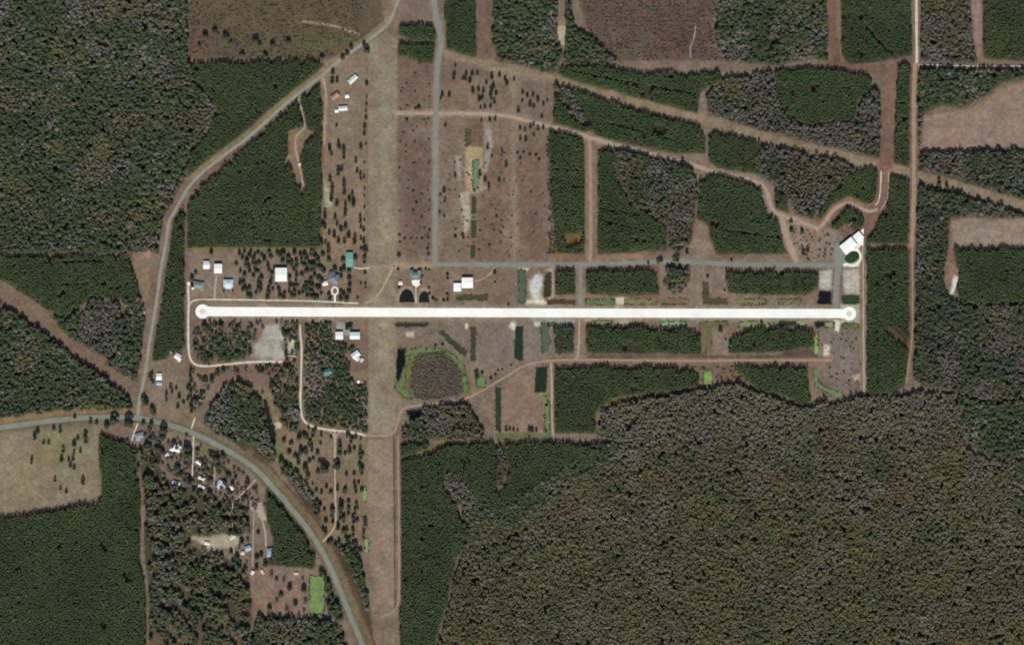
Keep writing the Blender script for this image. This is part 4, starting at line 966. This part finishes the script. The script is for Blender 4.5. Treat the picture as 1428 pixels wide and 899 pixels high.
put_trees('shrub', cr(430,340,7.025,[(885,110),(1172,35),(1175,90),(1363,290),(1365,330),(1362,480),(1365,530),(1220,525),(1252,540),(485,515),(515,375),(560,420),(555,270,1.4),(560,380),(880,240),(1020,235),(1100,240),(1150,235),(1185,245),(1185,480),(1180,420),(1110,310,1.4),(1100,370),(890,420)]), 'round the house with twin front ponds', 'shrubs along the runway lots', .8, 1.2)
put_trees('shrub', cr(600,350,6.42,[(575,183,1.5),(580,270,.8),(700,470),(155,200),(155,235),(155,380),(120,432),(155,432)]), 'on the lot of the two touching hangars', 'shrubs along the runway lots', .8, 1.2)
put_trees('oak_tree', [(315,52,1.2),(322,58,.8),(357,56,1.3),(362,62,.8),(380,62),(402,58,1.2),(449,80,1.1),(338,76),(370,78),(300,44),(286,50),(278,62,.8),(490,66),(484,74),(478,80),(508,62),(512,70)], 'on the rough olive ground at the top left', 'trees on the northern rough ground', .7, .95)
SWF = cr(40,530,4.993,[(40,375),(62,355),(45,400),(105,430,.8),(140,430,.8),(175,330,.9),(220,320,.8),(220,350),(322,250),(432,285,1.1),(475,290,1.1),(395,380,1.3),(400,420,1.2),(342,400,.8),(318,440,1.1),(318,500,.8),(360,490,.7),(240,485,1.1),(230,550,1.1),(280,550,.8),(310,545,.9),(292,590,.9),(318,605,.9),(25,545,.8),(20,570,.7),(185,690,.8),(222,748,.6),(263,770,.9),(380,705,1.1)])
put_trees('pine_tree', SWF, 'in the tan pasture south of the highway', 'trees in the southwest pasture', .75, 1)
HW = cr(40,530,4.993,[(598,275,1.6),(700,290,1.8),(545,310,1.1),(800,295),(855,300),(845,330),(870,220,1.1),(815,150,1.1),(800,120),(860,195),(940,340,1.4),(935,390,1.2),(905,470,1.3),(930,490),(1100,470,1.6),(1110,520,1.5),(1220,580,1.1),(1240,620),(1040,600),(1060,650),(1310,540,1.2),(1320,590),(1180,480,.7),(650,430),(850,400),(830,440),(1010,430),(1270,520),(1350,520),(1270,690),(1150,770),(1200,770),(1260,780),(1390,660)])
put_trees('bare_tree', isfree(grow([(198,590),(230,596),(262,612),(300,628),(335,650),(372,700),(350,716),(300,692),(236,660),(204,628)], 5.5, 38, .6), 3), 'scattered on the brown yards south of the highway', 'trees among the southwest houses', .5, .8)
put_trees('oak_tree', HW, 'among the roadside houses on the highway bend', 'trees among the southwest houses', .75, 1)
put_trees('bare_tree', cr(40,530,4.993,[(1110,710,1.9),(1120,690,1.2),(1030,610,.9),(690,420,.9),(1100,380,.8),(1000,540,.7)]), 'among the roadside houses on the highway bend', 'trees among the southwest houses', .8, 1)
HW2 = [(308+random.uniform(0,50), 652+random.uniform(0,60)) for _ in range(26)]+[(300+random.uniform(0,72), 722+random.uniform(0,74)) for _ in range(34)]+[(x, y) for x, y in [(378,800),(386,806),(396,808),(404,818),(386,836),(376,846),(400,848),(412,840),(422,806),(424,820),(426,838),(458,812),(456,840),(392,828),(424,850),(440,862),(450,858)]]
BLD_SPOTS = []

# =================================================================== BUILDINGS
def roof_mat(name, c, ribs=True):
    return mat_noise(name, c, ((1.8, .06), (7, .06)), .55, .3)
RM = {}
def rm(c):
    if c not in RM: RM[c] = roof_mat('roof_%d' % len(RM), C(*c, 1.0))
    return RM[c]
m_wall = mat_noise('cream_siding', (.55, .52, .46), ((2, .05),)); m_wall2 = mat_noise('grey_siding', (.38, .37, .35), ((2, .05),))
m_door = mat_noise('door_paint', (.30, .30, .31), ((1, .05),)); m_glass, _n, _l, _b = mat_base('window_glass', .1, .5); _b.inputs['Base Color'].default_value = (.03, .04, .05, 1)
m_trim = mat_noise('trim_paint', (.6, .6, .58), ((1, .05),)); m_brick = mat_noise('chimney_brick', (.25, .14, .11), ((1, .1),))
BLD = []
def building(name, px, py, w, d, ang, c, label, cat='house', hgt=3.2, rise=None, style='gable', wall=None, chimney=False, wings=(), hangar=False, group=None):
    """w,d in map px (w along the ridge); ang in degrees, counter-clockwise on the map"""
    w *= S; d *= S
    root = bpy.data.objects.new(name, None); col.objects.link(root)
    root.location = (*W(px, py), 0); root.rotation_euler[2] = R(ang)
    tag(root, label, cat, group)
    rise = rise if rise is not None else d*.16
    wm_ = wall or m_wall
    def body(x0, x1, y0, y1, h, rs, st, al='x'):
        V, F = boxmesh(x0, x1, y0, y1, -.2, h)
        mesh_obj('wall', V, F, wm_, root)
        o = .45
        X0_, X1_, Y0_, Y1_ = x0-o, x1+o, y0-o, y1+o
        t = .18; e = h+.02-.05
        if al == 'x':
            ym = (Y0_+Y1_)/2; ins = (Y1_-Y0_)/2 if st == 'hip' else 0
            rv = [(X0_, Y0_, e), (X1_, Y0_, e), (X1_, Y1_, e), (X0_, Y1_, e), (X0_+ins, ym, e+rs), (X1_-ins, ym, e+rs)]
        else:
            xm = (X0_+X1_)/2; ins = (X1_-X0_)/2 if st == 'hip' else 0
            rv = [(X0_, Y1_, e), (X0_, Y0_, e), (X1_, Y0_, e), (X1_, Y1_, e), (xm, Y1_-ins, e+rs), (xm, Y0_+ins, e+rs)]
        if st == 'flat':
            V, F = boxmesh(X0_, X1_, Y0_, Y1_, e, e+.35)
            rf = mesh_obj('roof', V, F, rm(c), root)
        else:
            low = [(a, b, q_-t) for a, b, q_ in rv[:4]]
            V = rv+low; 
            if al == 'x': F = [(0, 1, 5, 4), (2, 3, 4, 5), (3, 0, 4), (1, 2, 5), (6, 7, 1, 0), (7, 8, 2, 1), (8, 9, 3, 2), (9, 6, 0, 3), (9, 8, 7, 6)]
            else: F = [(0, 1, 5, 4), (2, 3, 4, 5), (3, 0, 4), (1, 2, 5), (6, 7, 1, 0), (7, 8, 2, 1), (8, 9, 3, 2), (9, 6, 0, 3), (9, 8, 7, 6)]
            rf = mesh_obj('roof', V, F, rm(c), root)
        if st == 'gable':     # ridge cap
            a, b = rv[4], rv[5]
            L = math.hypot(b[0]-a[0], b[1]-a[1])
            if al == 'x': V, F = boxmesh(min(a[0], b[0]), max(a[0], b[0]), a[1]-.25, a[1]+.25, a[2]-.06, a[2]+.10)
            else: V, F = boxmesh(a[0]-.25, a[0]+.25, min(a[1], b[1]), max(a[1], b[1]), a[2]-.06, a[2]+.10)
            mesh_obj('ridge_cap', V, F, m_trim, rf)
        return rf
    rf = body(-w/2, w/2, -d/2, d/2, hgt, rise, style)
    for (wx, wy, ww, wd, wh, ws) in wings:
        body(wx*S-ww*S/2, wx*S+ww*S/2, wy*S-wd*S/2, wy*S+wd*S/2, wh, wd*S*.16, ws, 'y' if wd > ww else 'x')
    if chimney:
        V, F = boxmesh(w*.2, w*.2+.9, d*.12, d*.12+.9, hgt-.5, hgt+rise+.9); mesh_obj('chimney', V, F, m_brick, rf)
    if hangar:
        V, F = boxmesh(-w*.36, w*.36, -d/2-.12, -d/2-.003, 0, hgt*.82); mesh_obj('hangar_door', V, F, m_door, root)
    else:
        V, F = boxmesh(-.5, .5, -d/2-.08, -d/2-.003, 0, 2.1); dr = mesh_obj('door', V, F, m_door, root)
        V, F = boxmesh(.3, .4, -d/2-.16, -d/2-.083, 1.0, 1.1); mesh_obj('handle', V, F, m_trim, dr)
        nw = max(1, int(w/4.5))
        for k in range(nw):
            xx = -w/2+w*(k+.5)/nw
            if abs(xx) < 1.1: continue
            for sy in (-1, 1):
                ya, yb = (-d/2-.06, -d/2-.003) if sy < 0 else (d/2+.003, d/2+.06)
                V, F = boxmesh(xx-.6, xx+.6, ya, yb, .9, 2.1); wn = mesh_obj('window', V, F, m_glass, root)
                yc, yd = (ya-.05, ya-.003) if sy < 0 else (yb+.003, yb+.05)
                V, F = boxmesh(xx-.7, xx+.7, yc, yd, .8, .9); mesh_obj('sill', V, F, m_trim, wn)
    BLD.append((px, py, w/S, d/S, ang))
    rr = math.hypot(w, d)/S/2
    ca, sa = math.cos(R(ang)), math.sin(R(ang))
    block_poly([(px+(a*ca-b*sa), py-(a*sa+b*ca)) for a, b in ((-w/S/2, -d/S/2), (w/S/2, -d/S/2), (w/S/2, d/S/2), (-w/S/2, d/S/2))], 2.0)
    return root
WH = (246,246,242); BW = (206,216,222); BG_ = (128,142,152); TL = (108,160,142)
building('house', 492, 111, 14, 6.5, 43, BW, 'long blue grey roofed house set diagonally near the top of the pine lot', chimney=True)
building('house', 467.5, 134.5, 11, 6.5, 38, (168,124,106), 'house with a pinkish brown roof between three pines and white shed', hgt=4)
building('shed', 484, 134.5, 5, 4.5, 10, WH, 'small square white shed east of the pinkish brown house', 'shed', 2.4)
building('house', 478.5, 151.5, 12, 6, 4, BW, 'white roofed mobile home below the pinkish brown house', chimney=False, hgt=3.6)
building('shed', 469.5, 155, 4.5, 4, 4, WH, 'little white shed at the west end of the white mobile home', 'shed', 2.2)
building('house', 438, 202, 9, 5, 38, WH, 'white roofed house under trees in the clearing of the square plantation')
building('shed', 418, 229, 4, 3.5, 30, (222,212,196), 'tiny pale shed at the dirt clearing inside the square plantation', 'shed', 2.2)
building('house', 288, 369.5, 8, 10.5, 0, (236,238,242), 'small white house, northwest of the plain white hangar', hgt=4, wings=[(3.4,-1,3,6,2.6,'gable')])
building('hangar', 304.5, 374.5, 10.5, 12.5, 0, WH, 'plain white rectangular hangar between two western houses', 'hangar', 6, 1.2, hangar=True)
building('house', 318.5, 395, 13, 10, 0, (190,204,214), 'pale blue roofed house southeast of the plain white hangar', hgt=4.4, style='hip', wings=[(0,-4.5,8,6,3.2,'gable')])
building('house', 277, 397.5, 15, 9, -8, (124,130,126), 'dull grey roofed house beside the white driveway at the west end', hgt=3.8, style='hip', wings=[(5,-3,5,8,3,'hip')])
building('hangar', 392.3, 383, 15.8, 18.5, 0, WH, 'big white hangar alone among trees north of the runway', 'hangar', 6.5, 1.4, hangar=True)
building('hangar', 487.6, 362.2, 9.5, 20, 0, TL, 'long teal green roofed hangar beside the grass strip', 'hangar', 5, 1.2, hangar=True)
building('house', 465, 387.5, 14, 11, -10, (104,112,126), 'slate blue hip roofed house above the white loop driveway', hgt=4.6, style='hip', wings=[(-3,4,7,9,4,'hip'),(4,-5,7,7,3.6,'gable')], chimney=True)
building('shed', 453.5, 395, 7, 5.5, 12, (238,232,220), 'cream white shed just west of the slate blue house', 'shed', 2.8)
building('house', 579, 383.5, 11, 8, 0, (110,122,126), 'grey roofed house behind the twin dark front ponds', hgt=5, style='hip', wings=[(-5,3,5,8,4,'hip'),(5.5,2,5,8,4,'gable'),(0,-3,6,7,4.2,'gable')], chimney=True)
building('shed', 558.5, 394.5, 5, 5, 5, (226,220,206), 'small cream shed west of the twin pond house', 'shed', 2.6)
building('hangar', 651.8, 394.3, 15, 14, 0, (252,252,250), 'larger of two bright white hangars near the runway', 'hangar', 6.5, 1.0, hangar=True)
building('hangar', 637.8, 400.5, 10, 11, 0, (252,252,250), 'smaller bright white hangar touching the larger one on its west', 'hangar', 4.5, .8, hangar=True)
building('hangar', 1183, 343, 20.5, 15, 39, (252,252,250), 'large white rotated hangar beside the paved apron at the east end', 'hangar', 6, 1.0, hangar=True)
building('hangar', 1196.5, 330.5, 11, 11, 39, (250,250,246), 'smaller white rotated hangar northeast of the large apron hangar', 'hangar', 5, .8, hangar=True)
building('hangar', 473.3, 467.8, 10, 10, 0, (236,234,240), 'white hangar just south of the runway near the grass strip', 'hangar', 5, 1.1, hangar=True)
building('hangar', 495, 468, 13.5, 9.5, 0, (214,228,234), 'pale blue roofed hangar beside the grass strip, south of runway', 'hangar', 5.5, 1.6, hangar=True)
building('house', 496, 494.5, 11, 8, 35, (222,226,232), 'angled white roofed house below the pale blue hangar', hgt=3.6, wings=[(-1,-5,6,7,3.2,'gable')])
building('shed', 504.5, 502, 5, 3.6, 50, (206,206,200), 'small light shed southeast of the angled white house', 'shed', 2.4)
building('shed', 499.5, 532, 4, 3.6, 30, WH, 'tiny white shed in the bare yard beside the grass strip', 'shed', 2.2)
building('barn', 457.5, 519, 10, 9, 10, (62,122,104), 'dark green roofed barn hidden in dense trees south of the runway', 'barn', 4, wings=[(-5,2,4,5,2.6,'gable')])
building('house', 222, 525, 7, 9, 0, WH, 'small white house beside the county road, below the pine strip')
building('carport', 222, 534.6, 7, 4.5, 0, (150,178,200), 'little blue roofed carport touching the small white roadside house', 'carport', 2.4)
building('house', 248, 497, 8, 7.5, -30, (230,222,226), 'pinkish white roofed house at the foot of the pine strip', wings=[(4,-3,4,5,2.6,'gable')])
building('shed', 238.5, 490, 4.5, 2.6, -55, (206,188,180), 'faded pinkish shed northwest of the pinkish white house', 'shed', 2.2)
building('barn', 198, 435, 8, 7, 15, (126,160,168), 'faded blue roofed barn on the west side of the county road', 'barn', 4)
building('house', 246, 625, 11, 8, -20, (234,236,236), 'largest white roofed house among the trees south of the highway bend', wings=[(3,3,6,7,3,'gable'),(-5,-3,5,5,2.8,'gable')])
building('shed', 233, 633.5, 5, 4, 15, (216,212,206), 'small white shed southwest of the largest roadside white house', 'shed', 2.4)
building('house', 194.5, 607, 12, 8, 18, (126,136,146), 'grey roofed house just under the highway junction', style='hip', chimney=True, wings=[(-3,-4,6,5,2.8,'gable')])
building('house', 278.5, 645, 10, 5, -35, (232,234,230), 'slanted white roofed house east of the long sand driveway')
building('mobile_home', 282, 667, 11, 3.6, -22, (234,226,214), 'narrow cream mobile home, northern of two parallel ones', 'mobile home', 2.8, .6)
building('mobile_home', 282, 678.6, 12, 3.4, -20, (236,228,218), 'narrow cream mobile home, southern of two parallel ones', 'mobile home', 2.8, .6)
building('house', 246, 673, 11, 4.2, -15, (190,198,206), 'pale grey roofed cottage at the edge of the southwest wood')
building('shed', 228, 662.5, 4, 3.5, 0, (204,198,190), 'tiny pale shed west of the pale grey cottage', 'shed', 2.2)
building('house', 305.5, 675, 12, 7, 52, (178,190,198), 'long grey roofed house tilted beside the eastern short driveway', wings=[(3,-4,5,6,2.8,'gable')])
building('shed', 312, 677, 4, 6, 15, (146,158,168), 'blue grey shed right beside the long tilted house', 'shed', 2.6)
building('mobile_home', 323.5, 679.5, 6.5, 3.6, -62, WH, 'short white mobile home standing upright near the forked driveway', 'mobile home', 2.8, .5)
building('house', 346, 764, 8, 7, 20, (150,164,190), 'blue roofed house in the wooded yard west of the highway')
building('shed', 338.5, 770.5, 5, 4.5, 0, (208,194,180), 'pale shed beside the blue roofed house', 'shed', 2.4)
building('house', 380, 768, 15, 9, 8, (142,150,164), 'wide blue grey roofed house at the end of the gravel drive', hgt=3.6, style='hip', wings=[(5,4,5,8,3,'gable'),(-5,-4,6,6,3,'gable')])
building('house', 324, 748, 9, 6, 40, (196,188,176), 'weathered cream roofed house on the sandy yard in the southwest')
building('shed', 352, 798, 5, 4, 60, (224,220,214), 'small white shed north of the bare brown garden plots', 'shed', 2.4)
building('shed', 366, 797, 6, 3, -60, (206,196,180), 'narrow pale shed near the orange soil patch', 'shed', 2.4)
building('shed', 413, 799, 6, 3, 0, (196,186,160), 'low pale shed above the brown garden plot beside the green paddock', 'shed', 2.2)
building('shed', 289, 757, 7, 4, -15, (228,224,218), 'white shed on the pale sandy yard in the southwest wood', 'shed', 2.4)
building('shed', 1185, 312.5, 5, 3, 50, (150,120,104), 'small brown shed inside the looping dirt track', 'shed', 2.4)

# =================================================================== DENSE YARD TREES
zA = grow([(267,448),(352,446),(352,500),(300,506),(280,508),(267,490)], 5.6, 31, .85)
zB = grow([(352,446),(420,446),(418,505),(398,506),(396,470),(392,450),(372,450),(352,478)], 5.4, 32, .8)
zC = grow([(268,514),(300,512),(418,508),(418,575),(400,600),(392,590),(376,545),(350,528),(330,524),(300,534),(284,560),(268,578)], 6.6, 33, .55)
zD = [p for p in grow([(366,510),(418,507),(418,590),(404,606),(384,560)], 5.0, 34, .75)]
yard = isfree(zA+zB+zC+zD, 3.2)
h = len(yard)
pines = [p for i, p in enumerate(yard) if i % 5 in (0, 1)]; oaks = [p for i, p in enumerate(yard) if i % 5 in (2, 3)]; bares = [p for i, p in enumerate(yard) if i % 5 == 4]; print('yard', h)
x = np.array([p[0] for p in pines]); y = np.array([p[1]+1.5 for p in pines])
o, nq = assemble('pine_grove', [(PINE_T, x, y, rng.uniform(1.0, 1.6, len(x)), np.full(len(x), .62), pine_cols(x, y, 1400)*.9)])
tag(o, 'open standing pines among the other yard trees south of the runway', 'pine grove', kind='stuff')
dn = grow([(267,448),(352,446),(352,500),(300,506),(280,508),(267,490)], 4.2, 41, .8)+grow([(352,510),(418,508),(418,596),(400,600),(384,552)], 4.2, 42, .8)+grow([(268,512),(292,512),(284,560),(268,580)], 4.2, 43, .6)
dn = [p for p in dn if p[1] > 453 and fnoise(np.array([p[0]]), np.array([p[1]]), 11, 83, 2)[0] > .55]+oaks
x = np.array([p[0] for p in dn]); y = np.array([p[1]+1 for p in dn]); co, kk = mix_cols(x, y, 1500, [.24, .22, .22, .05, .12, .05, -.05])
o, nq = assemble('tree_clumps', [(ROUND_T, x, y, rng.uniform(.6, 1.25, len(x)), rng.uniform(.6, .85, len(x)), co)])
tag(o, 'loose clumps of green and olive crowns across the yards south of the runway', 'tree clumps', kind='stuff')
put_trees('bare_tree', bares, 'in the wooded yards south of the runway', 'trees of the southern yards', .6, .95)
S1 = cr(310,540,4.993,[(615,150,.8),(645,205,.8),(705,215,.8),(640,140,.7),(740,150,.8),(368,105,.9),(280,30,.7),(430,365),(470,385,.7),(550,440,1.1),(545,415),(585,450),(540,340,1.1),(570,325),(590,340,1.1),(610,370),(630,330,1.1),(640,300),(690,325),(685,385,.6),(625,430),(620,400),(660,445,.8),(635,490,.7),(530,490),(530,520),(525,590,1.1),(580,560,1.1),(590,580),(600,610,1.1),(550,650,1.1),(545,670),(630,665,.6),(820,410,1.1),(818,380),(818,450,1.1),(885,440,1.3),(920,420,.8),(960,430),(963,460),(963,485),(970,560,1.1),(970,590),(955,530,.8),(920,660,.8),(725,685,.7),(690,725),(755,725,1.1),(803,700),(858,705,1.1),(930,720),(925,690,.8),(825,825,1.5),(880,790),(880,830),(935,800,.8),(765,840,1.2),(660,785),(680,810),(925,840,.7),(880,870),(430,190,1.1),(420,230,1.1),(440,250),(480,270),(510,285,1.2),(520,250),(470,210),(450,160),(880,330),(930,340),(905,350),(965,350,.8),(870,310,.8),(600,275,.8),(650,280,.8),(460,570),(440,540),(480,620),(500,650),(600,720),(620,750),(590,690),(640,830),(650,870)])+cr(310,700,4.993,[(770,50,1.2),(825,35,1.3),(880,40),(770,130,1.1),(845,100),(845,125),(912,100),(915,130),(940,120,.8),(805,170,1.2),(845,195),(912,190,.9),(912,225,.8),(860,240),(880,290),(870,260),(930,275,1.1),(935,310,1.1),(920,330),(940,360),(745,275,1.1),(720,200),(760,260),(790,290),(820,310),(700,180),(960,330),(650,30,.8),(670,60),(850,330),(900,370)])
put_trees('oak_tree', isfree(grow([(396,600),(508,610),(508,700),(505,770),(470,752),(450,735),(425,690),(400,650)], 10, 39, .35), 4), 'dotting brown lots left of the lower grass strip', 'trees of the southern lots', .5, .75)
put_trees('pine_tree', [p for i, p in enumerate(S1) if i % 2 == 0], 'along the southern lane below the triangle junction', 'trees of the southern lots', .7, .95)
put_trees('oak_tree', [p for i, p in enumerate(S1) if i % 2], 'along the southern lane below the triangle junction', 'trees of the southern lots', .62, .85)
put_trees('oak_tree', cr(310,540,4.993,[(710,560,1.5)]), 'with a wide rounded crown, alone left of the southern lane', 'trees of the southern lots', 1, 1)
put_trees('oak_tree', cr(310,540,4.993,[(800,540,1.25)]), 'hanging over the middle of the southern lane', 'trees of the southern lots', 1, 1)
put_trees('oak_tree', cr(430,440,7.025,[(380,110,.9)])+[(488.5,455)], 'between the two southern hangars and the runway', 'trees of the southern yards', .8, 1)
hw2 = isfree(HW2, 4)
put_trees('oak_tree', [p for i, p in enumerate(hw2) if i % 2], 'round the secluded houses west of the lower highway', 'trees among the southwest houses', .6, .95)
put_trees('bare_tree', [p for i, p in enumerate(hw2) if i % 2 == 0], 'round the secluded houses west of the lower highway', 'trees among the southwest houses', .6, .95)
put_trees('pine_tree', [(212+random.uniform(-3,3), 520+k*4) for k in range(4)]+[(232,548),(240,545),(246,540),(250,552),(256,560),(262,540),(262,555),(248,566),(238,538),(232,556)]+[(266+random.uniform(-2,2), 516+k*7) for k in range(9)], 'round the white roadside house below the pine strip', 'trees of the western roadside', .65, .9)
put_trees('bare_tree', [(928+random.uniform(0,34), 372+random.uniform(0,38)) for _ in range(9)]+[(941,362),(918,364)], 'in the ragged grove by the eastern paved lane', 'bare trees by the eastern lane', .8, 1.1)
put_trees('pine_tree', [(945,356,1.1),(945,362),(922,362),(904,366,.8),(958,351),(952,224,1.1),(956,230),(949,232)]+cr(850,200,4.993,[(1265,540),(1265,600),(1340,610),(1350,760),(1380,740)]), 'beside the paved and dirt lanes of the eastern half', 'pines by the eastern lanes', .7, .95)
put_trees('pine_tree', [(697,601,.7),(706,598),(711,597),(716,598),(722,599,.8),(738,598),(742,599),(748,599,.8),(762,600,.8)], 'in the line along the bottom of the brown lot', 'pines under the brown lot', .6, .85)
put_trees('shrub', [(x+random.uniform(-1,1), y+random.uniform(-1,1)) for x, y in [(696,514),(700,513),(690,521),(684,526),(712,507),(673,519),(618,479),(595,486),(607,480),(1020,362),(1061,447),(1013,472),(1006,459),(1039,391),(1011,404),(986,384)]], 'in a loose line among the runway ponds', 'shrubs along the runway lots', .8, 1.3)
put_trees('pine_tree', [(1309,255,1.2),(1320,258,.9),(1308,262),(1004,459)], 'standing on the eastern end of the power line cut', 'pines by the eastern lanes', .8, 1)
put_trees('pine_tree', [(1149,552,.9),(1186,546,.8),(1177,553),(1185,554)], 'at the foot of the bright green eastern marsh', 'pines by the eastern lanes', .5, .8)
# the close-grown grove behind the two southern hangars reads as one mass
grove = [(425,452),(462,448),(464,476),(500,486),(486,500),(490,512),(488,528),(512,536),(512,604),(470,598),(428,588),(423,560),(424,510)]
x, y = scatter(grove, (4.3, 4.0), 1, False, 55, .5)
co, kk = mix_cols(x, y, 1300, [.24, .22, .22, .0, .12, .0, -.15]); bare = kk >= 4; k1 = ~bare
gpn = fnoise(x, y, 10, 71, 2) > .26; k1 &= gpn; bare &= gpn
sc = rng.uniform(.55, 1.0, len(x)); hs_ = rng.uniform(.6, .9, len(x))
o, nq = assemble('grove', [(ROUND_T, x[k1], y[k1], sc[k1], hs_[k1], co[k1]), (BARE_T, x[bare], y[bare], sc[bare], hs_[bare], co[bare])])
tag(o, 'close grown grove between the sand lane and grass strip, south of the runway', 'grove', kind='stuff')
print('single trees', NT, 'buildings', len(BLD))

# =================================================================== LIGHT, SKY, CAMERA
EL = 41
wd_ = bpy.data.worlds.new("World"); scene.world = wd_; wd_.use_nodes = True
nt = wd_.node_tree; bg = nt.nodes['Background']
sky = nt.nodes.new('ShaderNodeTexSky'); sky.sky_type = 'NISHITA'; sky.sun_disc = False
sky.sun_elevation = R(EL); sky.sun_rotation = R(180); sky.altitude = 50
nt.links.new(sky.outputs[0], bg.inputs['Color']); bg.inputs['Strength'].default_value = .085
sl = bpy.data.lights.new('sun', 'SUN'); sl.energy = 4.75; sl.angle = R(.5); sl.color = (1, .965, .91)
so = bpy.data.objects.new('sun', sl); so.rotation_euler = (R(90-EL), 0, R(0)); so.location = (0, -500, 800); col.objects.link(so)
H = 7000.0
cam = bpy.data.cameras.new('camera'); cam.sensor_fit = 'HORIZONTAL'; cam.angle = 2*math.atan(714*S/H)
cam.clip_start = 10; cam.clip_end = 60000
co_ = bpy.data.objects.new('camera', cam); co_.location = (0, 0, H); col.objects.link(co_); scene.camera = co_
scene.view_settings.view_transform = 'Standard'; scene.view_settings.look = 'None'
scene.view_settings.exposure = 0; scene.view_settings.gamma = 1
scene.render.engine = 'CYCLES'
scene.cycles.filter_width = 1.9
scene.cycles.max_bounces = 4
